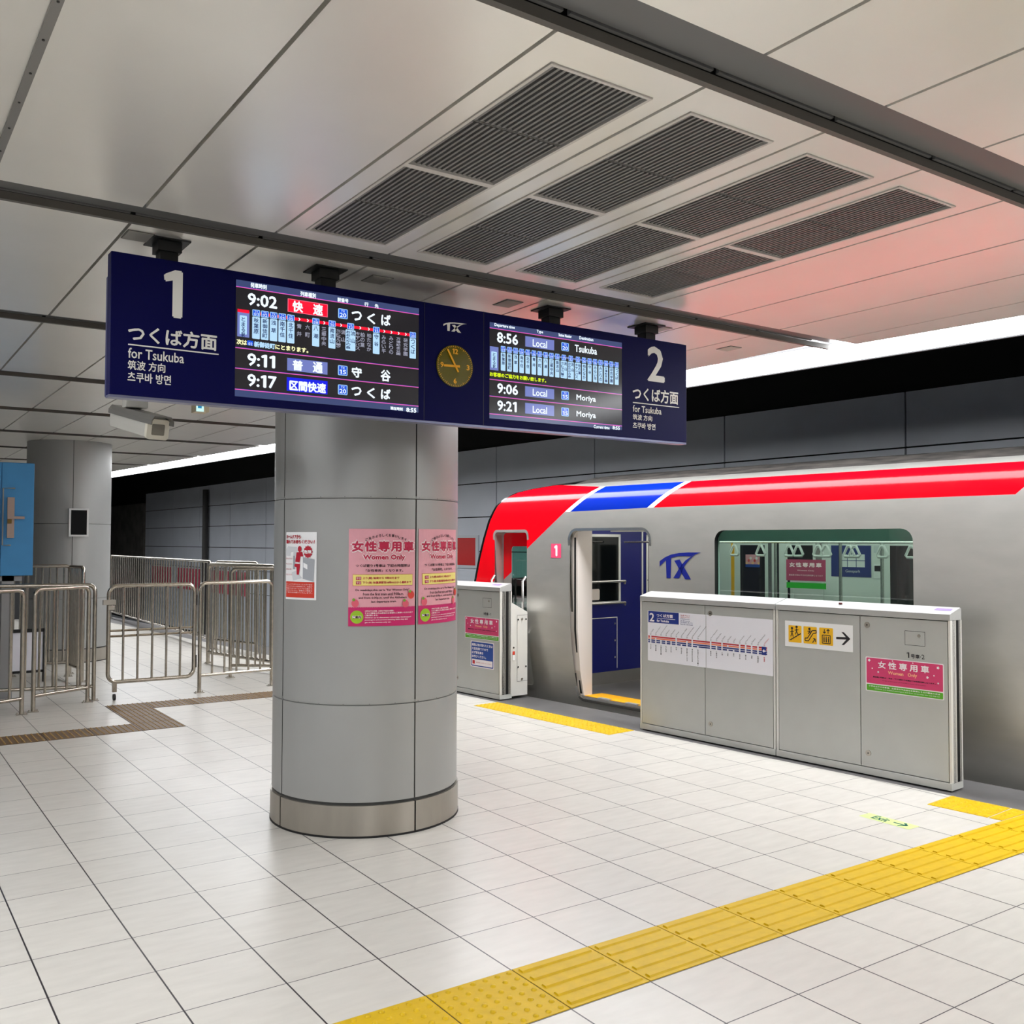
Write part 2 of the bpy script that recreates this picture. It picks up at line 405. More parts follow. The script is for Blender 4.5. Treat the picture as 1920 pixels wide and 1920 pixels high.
q = MB(); q.box((-7,-12,4.7),(-1.25,48,4.8)); q.box((-1.35,-12,3.37),(-1.3,48,4.75)); tag(q.build('ceiling_left_track', MATS['void']), None, None, None, 'structure')
q = MB(); q.tube([WT(NW-.12,30.4,-1.2),WT(NW-.12,30.4,3.4)], .09, 12)
o = q.build('drain_pipe', mat('pipe',(58,56,54),.5), smooth=40); tag(o, 'dark vertical drain pipe on the grey tunnel wall beyond the fences', 'pipe')
# red panel beside the train nose
FW = Plane(WT(NW,0,0), WT(0,-1,0), (0,0,1))
t = thing('wall_board', 'red square board in white frame on the tunnel wall beside the train nose', 'board', WT(NW-.03,15.8,1.5))
q = MB(); q.box((-16.6,1.24,0),(-15.22,1.885,.03),0,FW); q.build('frame', mat('white_frame',(205,210,215),.4), t)
q = MB(); q.box((-16.55,1.3,.03),(-15.31,1.83,.034),0,FW); q.build('face', mat('board_red',(208,12,12),.4), t)
for i, (ta, tb) in enumerate(((27,30),(31.2,33.5),(34.2,36.4))):
    q = MB(); q.box((-tb,.15,0),(-ta,.85,.03),0,FW)
    tag(q.build('wall_panel_board', mat('board_pink',(205,70,95),.4)), ('low pink board on the tunnel wall behind the fences, closest to the round column','low pink board on the tunnel wall behind the fences, between two pink boards','low pink board on the tunnel wall behind the fences, beside the bare concrete')[i], 'board', 'pink boards on the tunnel wall')

# ------------------------------------------------------------------ COLUMNS
CX, CY, RC = 2.80, 5.745, .593
def pillar(cx, cy, R, rings, joints, ptop, label):
    t = thing('pillar', label, 'pillar', (cx,cy,0)); t['kind'] = 'structure'
    js = sorted(joints)
    zs = [ptop]+rings+[3.24]
    q = MB()
    for za, zb in zip(zs[:-1], zs[1:]):
        for a, b in zip(js, js[1:]+[js[0]+360]):
            d = math.degrees(.004/R)
            q.lathe([(R-.012,za+.004),(R,za+.006),(R,zb-.006),(R-.012,zb-.004)], cx, cy, 28, 0, a+d, b-d)
    q.build('cladding', MATS['column_paint'], t, smooth=30)
    q = MB(); q.lathe([(R-.011,0),(R-.011,3.24)], cx, cy, 64); q.build('core', MATS['joint'], t, smooth=30)
    q = MB()
    for a, b in zip(js, js[1:]+[js[0]+360]):
        d = math.degrees(.005/R); q.lathe([(R+.009,.012),(R+.009,ptop-.012),(R-.01,ptop-.012)], cx, cy, 28, 0, a+d, b-d)
    q.build('plinth', MATS['plinth_steel'], t, smooth=30)
    q = MB(); q.lathe([(R+.012,0),(R+.012,.01),(R,.012)], cx, cy, 64); q.build('base_ring', MATS['black'], t, smooth=30)
    # ring battens with screws
    q = MB(); s = MB()
    for z in rings:
        q.lathe([(R-.008,z-.003),(R-.003,z),(R-.003,z+.014),(R-.008,z+.016)], cx, cy, 64)
        for k in range(24):
            a = math.radians(15*k+6); s.disc((cx+(R-.003)*math.sin(a), cy-(R-.003)*math.cos(a), z+.007), .004, (math.sin(a),-math.cos(a),0), .002, 8)
    q.build('batten', MATS['column_paint'], t, smooth=30); s.build('screw', MATS['joint'], t)
    return t
pillar(CX, CY, RC, [.78, 2.01], [3.7, 93.7, 183.7, -84.5], .2, 'round grey metal-clad pillar under the departure board, pink posters on it')
pillar(2.68, 15.5, .575, [.92, 2.0], [-5, 85, 175, 265], .2, 'round grey metal-clad pillar beyond the steel fences, black notice on it')
# ------------------------------------------------------------------ posters on the column
mat('pink', (226,160,170), .45, noise=.04, nscale=14); mat('magenta', (196,14,98), .45); mat('crimson', (186,16,66), .5); mat('cream_white', (242,222,222), .5)
mat('ink', (66,40,42), .6); mat('pale_yellow', (236,220,120), .5); mat('lime', (150,190,20), .5); mat('paper', (236,236,236), .35); mat('poster_red', (206,62,44), .4)
mat('figure_red', (178,20,44), .5); mat('line_grey', (160,163,168), .5); mat('soft_grey', (205,207,210), .5); mat('berry', (222,90,110), .5); mat('tomato', (216,60,44), .5); mat('leaf', (120,160,50), .5)
CF = Cyl(CX, CY, RC)
def pink_poster(a0, a1, z0, z1, label):
    u0, u1 = math.radians(a0)*RC, math.radians(a1)*RC; W, Hh = u1-u0, z1-z0
    t = thing('poster', label, 'poster', CF((u0+u1)/2, z0, .002), 'pink notices on the round pillar')
    sh = Sheet(CF, .003, .0012)
    X = lambda f: u0+W*f
    Y = lambda f: z1-Hh*f
    sh.rect(('sheet','pink'), u0, z0, u1, z1, 0, 20)
    sh.rect(('band','magenta'), u0, z0, u1, Y(.81), 1, 20)
    for k in range(40): sh.circ(('band','magenta'), X((k+.5)/40), Y(.81), W/90, 1, 8)
    def T(key, s, x0, ya, x1, yb, bold=0, lay=3, space=1): sh.text(key, s, X(x0), Y(yb), X(x1), Y(ya), lay, bold, space)
    K = ('lettering','crimson'); I = ('small_lettering','ink'); Wt = ('white_lettering','cream_white')
    # arc of small characters
    s = 'ご協力よろしくお願いします'
    for k, c in enumerate(s):
        f = k/(len(s)-1); x = .24+.58*f; y = .052+.045*(2*f-1)**2
        T(I, c, x, y, x+.032, y+.026, .0006)
    T(Wt, '女性専用車', .045, .125, .975, .235, .009, 2, 1.18); T(K, '女性専用車', .055, .13, .965, .23, .003, 3, 1.18)
    T(Wt, 'Women Only', .21, .265, .83, .33, .006, 2); T(K, 'Women Only', .215, .268, .825, .328, .0018, 3)
    T(I, 'つくば寄り1号車は 下記の時間帯は', .105, .365, .91, .393, .0005); T(I, '「女性専用」となります。', .25, .415, .80, .443, .0005)
    sh.rrect(K, X(.062), Y(.468), X(.958), Y(.586), .008, 1); sh.rrect(('box','pale_yellow'), X(.066), Y(.471), X(.954), Y(.583), .007, 2)
    for ya, tx, x1 in ((.492,'上り(朝) 始発から 9時00分まで',.74),(.538,'下り(夜) 秋葉原駅発18時00分から最終まで',.93)):
        sh.rrect(K, X(.11), Y(ya), X(.185), Y(ya+.033), .003, 3); T(('white_lettering','cream_white'), '平日', .118, ya+.005, .177, ya+.028, 0, 4); T(K, tx, .205, ya+.003, x1, ya+.03, .0004)
    for ya, tx, x0, x1 in ((.618,'On weekdays,this car is "For Women Only"',.10,.90),(.657,'from the first train until 9:00a.m.',.21,.81),(.697,'and from 6:00p.m. until the Akihabara',.15,.86),(.737,'last departure train.',.33,.70)):
        T(I, tx, x0, ya, x1, ya+.027, .0004)
    # plain fruit
    for x, y, r, c in ((.10,.765,.052,'berry'),(.93,.685,.052,'tomato'),(.84,.775,.05,'berry')):
        sh.circ(('fruit',c), X(x), Y(y), r*W, 4, 20, 0, r*W*1.12); sh.circ(('fruit_leaf','leaf'), X(x-.02), Y(y)+r*W*1.0, .022*W, 5, 10)
    sh.circ(('badge','lime'), X(.125), Y(.905), .095*W, 2, 28); T(('badge_plate','cream_white'), '■■', .06, .892, .19, .918, 0, 3); T(I, 'ご案内', .065, .893, .185, .918, .0006, 4)
    for ya, tx, x1 in ((.836,'小学生以下のお客様、お身体の不自由なお客様と',.66),(.858,'その介護者の方は男性のお客様もご乗車いただけます',.96),(.88,'ご案内致します。',.43),(.905,'Children up to elementary school-age, handicapped',.93),(.928,'passengers and persons assisting them may also',.88),(.953,'get on the women-only car.',.62)):
        T(Wt, tx, .24, ya, x1, ya+.016, .0003)
    sh.build(t); return t
pink_poster(-36.4, 3.0, 1.245, 1.824, 'pink WOMEN ONLY notice with magenta foot on the round pillar, wholly visible')
pink_poster(5.4, 46, 1.245, 1.826, 'pink WOMEN ONLY notice curving round the pillar towards the train')
def white_poster():
    u0, u1, z0, z1 = math.radians(-81.5)*RC, math.radians(-56)*RC, 1.396, 1.804; W, Hh = u1-u0, z1-z0
    t = thing('poster', 'white and red notice with a man by a platform gate, on the round pillar', 'poster', CF((u0+u1)/2, z0, .002))
    sh = Sheet(CF, .003, .0012); X = lambda f: u0+W*f; Y = lambda f: z1-Hh*f
    sh.rect(('sheet','paper'), u0, z0, u1, z1, 0, 14); sh.rect(('band','poster_red'), X(.02), Y(.97), X(.95), Y(.735), 1, 14)
    K = ('lettering','figure_red'); G = ('drawing','soft_grey')
    T = lambda key, s, x0, ya, x1, yb, b=0, lay=3: sh.text(key, s, X(x0), Y(yb), X(x1), Y(ya), lay, b)
    T(K, 'ホームドアから', .04, .04, .55, .095, .001); T(K, '離れてお待ちください！', .04, .115, .95, .17, .001)
    P = lambda key, pts, lay=2: sh.poly(key, [(X(x),Y(y)) for x, y in pts], lay)
    P(G, [(.03,.25),(.1,.21),(.42,.22),(.45,.27),(.45,.35),(.03,.35)]); P(('gate_drawing','line_grey'), [(.62,.37),(.95,.4),(.93,.73),(.62,.69)])
    P(('gate_drawing','line_grey'), [(.3,.35),(.37,.35),(.37,.55),(.3,.55)]); P(('sheet_mark','paper'), [(.64,.45),(.76,.48),(.76,.55),(.64,.52)], 3); P(G, [(.25,.6),(.4,.57),(.6,.68),(.3,.72)])
    F_ = ('figure','figure_red'); sh.circ(F_, X(.52), Y(.25), .06*W, 3, 14, 0, .07*W)
    P(F_, [(.42,.3),(.6,.29),(.64,.36),(.55,.36),(.52,.45),(.38,.44)], 3); P(F_, [(.36,.47),(.53,.47),(.53,.52),(.5,.63),(.43,.63),(.42,.52),(.35,.51)], 3)
    sh.circ(F_, X(.77), Y(.29), .135*W, 3, 24, .18, .15*W); T(('white_lettering','paper'), '危険', .66, .265, .87, .315, .001, 4)
    for y, tx in ((.38,'身をのりだす'),(.46,'物を立てかける'),(.54,'荷物を置く'),(.62,'手をかける')): T(('small_lettering','figure_red'), tx, .03, y, .27, y+.025)
    for k in range(5): T(('white_lettering','paper'), ('ホームドアに寄りかかったり手や物を','のせたりすると大変危険です。列車が','到着するまでホームドアから離れて','お待ちください。皆様のご理解と','ご協力をお願いいたします。')[k], .05, .765+.03*k, .9, .785+.03*k)
    sh.build(t)
white_poster()
# ------------------------------------------------------------------ DEPARTURE BOARD
YS = 4.6
SF = Plane((0,YS,0),(1,0,0),(0,0,1))
X0, X1, Z0, Z1 = .953, 4.577, 2.412, 3.066
bd = thing('departure_board', 'long navy hanging departure board with two lit screens and a round clock', 'departure board', ((X0+X1)/2, YS+.15, Z0))
q = MB(); q.box((X0,YS,Z0),(X1,YS+.07,Z1)); q.build('housing', MATS['navy'], bd, bevel=.004)
q = MB(); q.box((X0+.043,YS+.07,Z0+.025),(X1-.043,YS+.31,Z1-.045)); q.build('rear_housing', MATS['navy_edge'], bd, bevel=.006)
q = MB(); q.box((X0,YS+.004,Z0-.012),(X1,YS+.07,Z0)); q.build('bottom_rail', mat('rail_grey',(120,122,150),.3,.5), bd)
for px, py in ((796,600),(907,600)):
    u, v = SF.uv(px, py); seam = MB(); seam.box((u-.002,YS-.0006,Z0),(u+.002,YS,Z1)); seam.build('seam', mat('navy_dark',(4,6,40),.4), bd)
for i, (px, py) in enumerate(((317,452),(610,507),(1025,583),(1203,614))):
    p = at(px, py, ZC); x, y = p.x, 4.78
    h = MB(); h.box((x-.042,y-.042,Z1-.06),(x+.042,y+.042,ZC-.05)); h.box((x-.056,y-.056,ZC-.055),(x+.056,y+.056,ZC-.006)); ho = h.build('hanger', MATS['dark_metal'], bd)
    h = MB(); h.box((x-.09,y-.09,ZC-.007),(x+.09,y+.09,ZC-.001)); h.build('ceiling_plate', MATS['dark_metal'], ho)
sh = Sheet(SF, .0015, .0007)
E1 = lambda x, y: SF.uv(180+x*.19792, 430+y*.19792)
E3 = lambda x, y: SF.uv(780+x*.27083, 540+y*.27083)
def T(sh, key, s, E, ll, ur, lay=1, bold=0, space=1.0):
    a, b = E(*ll), E(*ur); sh.text(key, s, a[0], a[1], b[0], b[1], lay, bold, space)
def R(sh, key, E, tl, br, lay=0, r=0):
    a, b = E(*tl), E(*br)
    if r: sh.rrect(key, a[0], b[1], b[0], a[1], r, lay)
    else: sh.rect(key, a[0], b[1], b[0], a[1], lay)
LW = ('lettering','sign_white')
for E, one, tk, ul, ft, zh, ko in ((E1,('1',(650,815),(810,410)),((305,1055),(1142,1003)),((303,1083),(1160,1202)),((303,1215),(832,1180)),((300,1325),(655,1275)),((298,1440),(708,1388))),
        (E3,('2',(1605,637),(1715,422)),((1500,772),(1812,720)),((1500,789),(1820,827)),((1500,856),(1697,833)),((1500,910),(1633,886)),((1500,970),(1655,943)))):
    LW = ('lettering','sign_white',one[0]); LN = ('platform_number','sign_white',one[0])
    T(sh, LN, one[0], E, one[1], one[2], 1, .006)
    T(sh, LW, 'つくば方面', E, *tk, 1, .0022)
    a, b = E(*ul[0]), E(*ul[1]); sh.rect(LW, a[0], a[1]-.006, b[0], a[1], 1)
    T(sh, LW, 'for Tsukuba', E, *ft, 1, .0008); T(sh, LW, '筑波 方向', E, *zh, 1, .0008); T(sh, LW, '츠쿠바 방면', E, *ko, 1, .0008)
a, b = E3(188,225), E3(350,318); txlogo(sh, ('emblem','sign_white'), a[0], b[1], b[0], a[1])
sh.build(bd)
# clock
mat('dial', (96,88,4), .15, coat=.5); mat('clock_orange', (250,178,24), .5)
cu, cv = SF.uv(852,687); r = .118
ck = MB(); ck.disc(SF(cu,cv,-.001), r, (0,-1,0), .008, 48); ckp = ck.build('clock', MATS['dial'], bd, smooth=40)
sh = Sheet(SF, .0085, .0007); K = ('dial_marks','clock_orange')
for k in range(60):
    a = math.radians(6*k); l = .012 if k % 5 == 0 else .007
    sh.line(K, (cu+math.sin(a)*(r-.004-l), cv+math.cos(a)*(r-.004-l)), (cu+math.sin(a)*(r-.004), cv+math.cos(a)*(r-.004)), .003)
for s, dx, dy, wd in (('12',0,.083,.034),('3',.085,0,.017),('6',0,-.083,.018),('9',-.085,0,.018)):
    sh.text(K, s, cu+dx-wd/2, cv+dy-.014, cu+dx+wd/2, cv+dy+.014, 0, .0015)
sh.build(ckp)
for ang, L, tail, wd, nm, lay in ((267.5,.074,.03,.013,'hour_hand',2),(330,.103,.038,.011,'minute_hand',4)):
    sh = Sheet(SF, .0085, .0012); a = math.radians(ang); d = (math.sin(a), math.cos(a))
    sh.line((nm,'clock_orange'), (cu-d[0]*tail,cv-d[1]*tail),(cu+d[0]*L,cv+d[1]*L), wd, lay); sh.build(ckp)
# screens
def em(name, rgb, k=1.0): return mat(name, rgb, .15, emit=k)
em('s_bg',(34,32,36),.9); em('s_head',(58,70,112)); em('s_pink',(226,90,170)); em('s_pinkb',(70,70,200)); em('s_white',(226,238,248),1.15); em('s_red',(250,10,50)); em('s_redl',(255,110,140))
em('s_lav',(112,124,190)); em('s_pale',(176,214,246),1.05); em('s_blue',(18,84,220)); em('s_bblue',(8,24,226)); em('s_ink',(34,56,100)); em('s_cream',(250,248,190)); em('s_yel',(216,240,10)); em('s_badge',(150,196,246)); em('s_grey',(150,152,170))
def screen(E, tl, br, lines, head, foot, x_l):
    a, b = E(*tl), E(*br)
    q = MB(); q.box((a[0],b[1],-.002),(b[0],a[1],.001),0,SF); p = q.build('screen', MATS['s_bg'], bd)
    sh = Sheet(SF, .0016, .0006)
    vh = E(x_l,head)[1]; vf = E(x_l,foot)[1]
    sh.rect(('header_bar','s_head'), a[0], vh, b[0], a[1]); sh.rect(('header_bar','s_head'), a[0], b[1], b[0], vf)
    for y in lines:
        v = E(x_l,y)[1]; sh.rect(('rule','s_pink'), a[0], v-.0022, b[0], v+.0018, 1); sh.rect(('rule','s_pinkb'), a[0], v+.0018, b[0], v+.0034, 1)
    return p, sh, a, b
def badge(sh, E, tl, br, txt, big=True):
    BK = ('badge_lettering','s_white','b',tl)
    R(sh, ('badge','s_badge'), E, tl, br, 1, .006); a, b = E(*tl), E(*br); W, Hh = b[0]-a[0], a[1]-b[1]
    sh.rect(('badge_face','s_blue'), a[0]+W*.1, b[1]+Hh*.08, b[0]-W*.1, a[1]-Hh*.08, 2)
    sh.text(BK, 'TX', a[0]+W*.3, b[1]+Hh*.64, a[0]+W*.7, b[1]+Hh*.86, 3); sh.text(BK, txt, a[0]+W*.17, b[1]+Hh*.15, b[0]-W*.17, b[1]+Hh*.56, 3, W*.012)
def stations(sh, E, lst, x_ref, yb0, yb1, yc0, yc1, hw):
    BL = lambda x: ('badge_lettering','s_white',x)
    vb0, vb1, vc0, vc1 = E(x_ref,yb1)[1], E(x_ref,yb0)[1], E(x_ref,yc1)[1], E(x_ref,yc0)[1]
    for x, no, nm in lst:
        u = E(x, yb0+(x-x_ref)*.16)[0]; h = hw*(1.45 if len(nm) > 6 else 1)
        if no:
            sh.rrect(('badge','s_badge'), u-hw, vb0, u+hw, vb1, .004, 2); sh.rect(('badge_face','s_blue'), u-hw*.8, vb0+.004, u+hw*.8, vb1-.004, 3)
            sh.text(BL(x), no, u-hw*.6, vb0+.005, u+hw*.6, (vb0+vb1)/2+.001, 4); sh.text(BL(x), 'TX', u-hw*.45, (vb0+vb1)/2+.003, u+hw*.45, vb1-.006, 4)
            sh.rrect(('station_box','s_pale'), u-h, vc0, u+h, vc1, .004, 2)
        key = ('station_lettering','s_ink',x) if no else ('passed_lettering','s_grey',x); g = .006
        cols = [nm] if '|' not in nm else nm.split('|')
        for ci, cn in enumerate(cols):
            n = len(cn); cw = min(h*.62, .014) if len(cols) == 1 else h*.42
            cx = u+(0 if len(cols) == 1 else (h*.48 if ci == 0 else -h*.48))
            top = vc1-g; full = vc1-vc0-2*g; step = min(full/max(n,1), cw*(3.2 if n == 2 else 2.25))
            for k, c in enumerate(cn):
                yy = top-step*k; ch = min(step*.85, cw*1.9); sh.text(key, c, cx-cw, yy-ch, cx+cw, yy, 4, .0006)
EA = lambda x, y: SF.uv(430+x*.19271, 510+y*.19271)
p, sh, a, b = screen(EA, (65,72), (1838,1368), (140,735,935,1140), 140, 1140, 62)
Wk = ('lettering','s_white')
for s, ll, ur in (('発車時刻',(205,150),(360,128)),('列車種別',(690,235),(838,212)),('駅番号',(1050,288),(1155,266)),('行',(1312,333),(1350,300)),('先',(1412,350),(1448,317)),('現在時刻',(1565,1340),(1683,1320)),):
    T(sh, Wk+(ll,), s, EA, ll, ur, 3, .0009)
for s, ll, ur in (('9:02',(180,318),(460,248)),('9:11',(176,907),(440,822)),('9:17',(176,1107),(455,1022)),('8:55',(1720,1360),(1815,1330)),('快',(615,382),(712,297)),('速',(815,412),(905,324)),('普',(615,952),(710,868)),('通',(812,974),(903,886)),('区間快速',(585,1147),(935,1090)),
        ('つ',(1190,465),(1283,392)),('く',(1340,497),(1415,410)),('ば',(1478,515),(1565,425)),('守',(1190,1020),(1283,936)),('谷',(1472,1058),(1563,962)),('つ',(1188,1197),(1280,1127)),('く',(1338,1222),(1412,1134)),('ば',(1475,1233),(1563,1147))):
    T(sh, Wk+(ll,), s, EA, ll, ur, 3, .0024 if s[0] != '8' else .0014)
R(sh, ('type_box','s_redl'), EA, (567,257), (955,442), 1); R(sh, ('type_box','s_red'), EA, (573,264), (949,436), 2)
R(sh, ('type_box','s_lav'), EA, (562,835), (953,1000), 1); R(sh, ('type_box','s_bblue'), EA, (558,1022), (953,1193), 1)
for tl, br, n in (((1057,352),(1150,462),'20'),((1055,905),(1148,1013),'15'),((1055,1093),(1148,1200),'20')): badge(sh, EA, tl, br, n)
R(sh, ('stop_box','s_lav'), EA, (78,372), (192,640), 1); R(sh, ('stop_bar','s_red'), EA, (78,358), (192,405), 2); R(sh, ('station_box','s_pale'), EA, (100,420), (168,612), 2, .004)
for k, c in enumerate('とまる駅'):
    x = EA(134,440)[0]; v = EA(134,440)[1]-.0195*k*1.3; sh.text(('station_lettering','s_ink'), c, x-.009, v-.021, x+.009, v, 4, .0006)
va, vb = EA(300,423)[1], EA(300,394)[1]; ua, ub = EA(300,400)[0], EA(1770,620)[0]
sh.rect(('route_bar','s_red'), ua, va, ub, vb, 1)
for x in (680,762,922,1085,1272,1355,1505,1575,1645,1715):
    u = EA(x, 400+(x-300)*.155)[0]; vm = (va+vb)/2
    sh.poly(('chevron','s_white'), [(u-.006,vm+.008),(u-.001,vm+.008),(u+.006,vm),(u-.001,vm-.008),(u-.006,vm-.008),(u,vm)], 2)
stations(sh, EA, [(260,'01','秋葉原'),(345,'02','新御徒町'),(430,'03','浅草'),(514,'04','南千住'),(597,'05','北千住'),(678,None,'青井'),(760,None,'六町'),(840,'08','八潮'),(918,None,'三郷中央'),(998,'10','南流山'),(1083,None,'流山|セントラルパーク'),(1178,'12','流山|おおたかの森'),(1270,None,'柏の葉|キャンパス'),(1357,None,'柏たなか'),(1428,'15','守谷'),(1500,None,'みらい平'),(1572,None,'みどりの'),(1642,None,'万博記念公園'),(1712,None,'研究学園'),(1783,'20','つくば')], 260, 368, 433, 438, 652, .0195)
T(sh, ('message','s_cream'), '次は', EA, (70,702), (168,665), 3, .0014); R(sh, ('badge_face','s_blue'), EA, (172,665), (230,720), 2, .004); T(sh, ('badge_lettering','s_white'), '02', EA, (183,712), (222,690), 4)
T(sh, ('lettering','s_pale'), '新御徒町', EA, (240,728), (440,700), 3, .0014); T(sh, ('message','s_cream'), 'にとまります。', EA, (447,750), (765,745), 3, .0014)
sh.build(p)
EB = lambda x, y: SF.uv(905+x*.14323, 590+y*.14323)
p, sh, a, b = screen(EB, (90,95), (1822,1512), (172,845,1065,1297), 172, 1297, 92)
for s, ll, ur in (('Departure time',(152,160),(415,152)),('Type',(705,246),(785,212)),('Station Number',(990,282),(1160,272)),('Destination',(1262,322),(1443,310)),('Current time',(1450,1485),(1655,1462))):
    T(sh, Wk+(ll,), s, EB, ll, ur, 3, .0008)
for s, ll, ur, bo in (('8:56',(187,360),(455,270),.0024),('9:06',(190,1025),(455,930),.0024),('9:21',(190,1250),(437,1150),.0024),('8:55',(1697,1500),(1790,1466),.0012),('Local',(652,415),(838,350),.001),('Local',(652,1058),(838,992),.001),('Local',(652,1283),(838,1215),.001),
        ('Tsukuba',(1203,484),(1490,438),.0014),('Moriya',(1225,1137),(1475,1074),.0014),('Moriya',(1225,1352),(1475,1286),.0014)):
    T(sh, Wk+(ll,), s, EB, ll, ur, 3, bo)
for tl, br in (((555,280),(933,470)),((553,935),(933,1110)),((553,1153),(933,1330))): R(sh, ('type_box','s_lav'), EB, tl, br, 1)
for tl, br, n in (((1027,360),(1125,485),'20'),((1027,997),(1125,1120),'15'),((1027,1213),(1125,1335),'15')): badge(sh, EB, tl, br, n)
R(sh, ('stop_box','s_lav'), EB, (92,412), (203,735), 1); R(sh, ('station_box','s_pale'), EB, (110,480), (182,702), 2, .004)
for k, c in enumerate('とまる駅'):
    x = EB(146,500)[0]; v = EB(146,500)[1]-.023*k; sh.text(('station_lettering','s_ink'), c, x-.009, v-.02, x+.009, v, 4, .0006)
xs = (265,347,427,507,587,667,743,820,897,973,1058,1150,1243,1323,1396,1468,1539,1610,1681,1750)
nm = ('秋葉原','新御徒町','浅草','南千住','北千住','青井','六町','八潮','三郷中央','南流山','流山|セントラルパーク','流山|おおたかの森','柏の葉|キャンパス','柏たなか','守谷','みらい平','みどりの','万博記念公園','研究学園','つくば')
va, vb = EB(265,460)[1], EB(265,440)[1]; sh.rect(('route_bar','s_lav'), EB(265,450)[0], va, EB(1750,650)[0], vb, 1)
stations(sh, EB, [(x, '%02d' % (i+1), n) for i, (x, n) in enumerate(zip(xs, nm))], 265, 412, 490, 498, 735, .0165)
T(sh, ('message','s_yel'), 'お客様のご協力をお願い致します。', EB, (90,803), (825,840), 3, .0012)
sh.build(p)
# ------------------------------------------------------------------ tactile paving
mat('yellow', (202,166,0), .5, spec=.3, noise=.08, nscale=18); mat('brown_tactile', (92,66,32), .5, noise=.1, nscale=10); mat('brass', (150,118,62), .4, .2)
ORD = ['first','second','third','fourth','fifth','sixth','seventh','eighth','ninth','tenth','eleventh','twelfth','thirteenth']
def tactile(name, kind, fr, wx, wy, m, label, group, n=(7,7), rb=.011, dotm=None):
    """fr(u,v,w): tile frame, corner at 0,0"""
    t = thing(name, label, 'tactile tile', fr(wx/2, wy/2, 0), group)
    q = MB(); q.box((.0035,.0035,-.002),(wx-.0035,wy-.0035,.003), 0, fr); q.build('base', MATS[m], t)
    q = MB()
    if kind == 'bar':
        for k in range(5):
            v = wy*(k+.5)/5; P = [(-.016,.003),(-.011,.0095),(.011,.0095),(.016,.003)]
            q.add([fr(.02,v+a,b) for a,b in P]+[fr(wx-.02,v+a,b) for a,b in P], [(0,1,2,3),(7,6,5,4),(0,4,5,1),(1,5,6,2),(2,6,7,3)])
        q.build('rib_pattern', MATS[m], t)
    else:
        for i in range(n[0]):
            for j in range(n[1]):
                c = (wx*(i+.5)/n[0], wy*(j+.5)/n[1]); sg = 10; vs = []
                for rr, z in ((rb*1.1,.003),(rb*.85,.0078),(rb*.5,.0095)):
                    vs += [fr(c[0]+rr*math.cos(2*math.pi*k/sg), c[1]+rr*math.sin(2*math.pi*k/sg), z) for k in range(sg)]
                q.add(vs, [(k,(k+1)%sg,sg+(k+1)%sg,sg+k) for k in range(sg)]+[(sg+k,sg+(k+1)%sg,2*sg+(k+1)%sg,2*sg+k) for k in range(sg)]+[tuple(2*sg+k for k in range(sg))])
        q.build('dot_pattern', MATS[dotm or m], t, smooth=50)
    return t
for i in range(-2, 11):
    x = OX+TILE*i; y = OY-TILE
    fr = (lambda x, y: (lambda u, v, w=0: Vector((x+u, y+v, w))))(x, y)
    if i < 0: lab = 'yellow dotted tactile tile in the guide path, '+('bordering the first barred tile','cut by the bottom of the picture')[0 if i == -1 else 1]
    else: lab = 'yellow barred tactile tile in the guide path, %s beyond the dotted tiles' % ORD[i]
    tactile('tactile_tile', 'bar' if i >= 0 else 'dot', fr, TILE if i < 10 else .3, TILE, 'yellow', lab, 'yellow tiles of the guide path')
for i in range(5):
    fr = (lambda k: (lambda u, v, w=0: NT(6.30+u, 6.19+.405*k+v, w)))(i)
    tactile('tactile_tile', 'dot', fr, .335, .405, 'yellow', 'yellow dotted tactile tile at the open train door, %s from the route map gate' % ORD[i], 'yellow tiles at the open door', (6,7))
for i, (ta, wd, nn, lab) in enumerate(((2.815,.4,7,'yellow dotted tactile tile at the end of the stairs sign gate'),(2.728,.083,1,'thin yellow dotted tactile strip between that tile and the barred guide path'))):
    fr = (lambda ta: (lambda u, v, w=0: NT(6.285+u, ta+v, w)))(ta)
    if i == 1:                                  # cut to meet the barred path squarely
        def fr(u, v, w=0):
            tb = (OY+.002-(6.285+u)*st)/ct
            return NT(6.285+u, tb+(2.811-tb)*v/.083, w)
    tactile('tactile_tile', 'dot', fr, .345, wd, 'yellow', lab.replace('that tile','a dotted tile'), 'yellow tiles past the gate end', (6,nn))
bt = []
for i in range(-4, 1): bt.append((OX+TILE*i, OY+TILE*15, 'brown tactile tile in the row this side of the fences, %s left of the corner' % ORD[-i] if i < 0 else 'brown tactile tile at the corner of the two brown rows'))
for k in (16, 17): bt.append((OX, OY+TILE*k, 'brown tactile tile linking the two brown rows, %s row' % ('near','far')[k-16]))
for i in range(0, 6): bt.append((OX+TILE*i, OY+TILE*18, 'brown tactile tile in the row under the gate shadow, %s from its corner' % ORD[i]))
for x, y, lab in bt:
    fr = (lambda x, y: (lambda u, v, w=0: Vector((x+u, y+v, w))))(x, y)
    tactile('tactile_tile', 'dot', fr, TILE, TILE, 'brown_tactile', lab, 'brown tiles before the fences', (8,8), .007, 'brass')
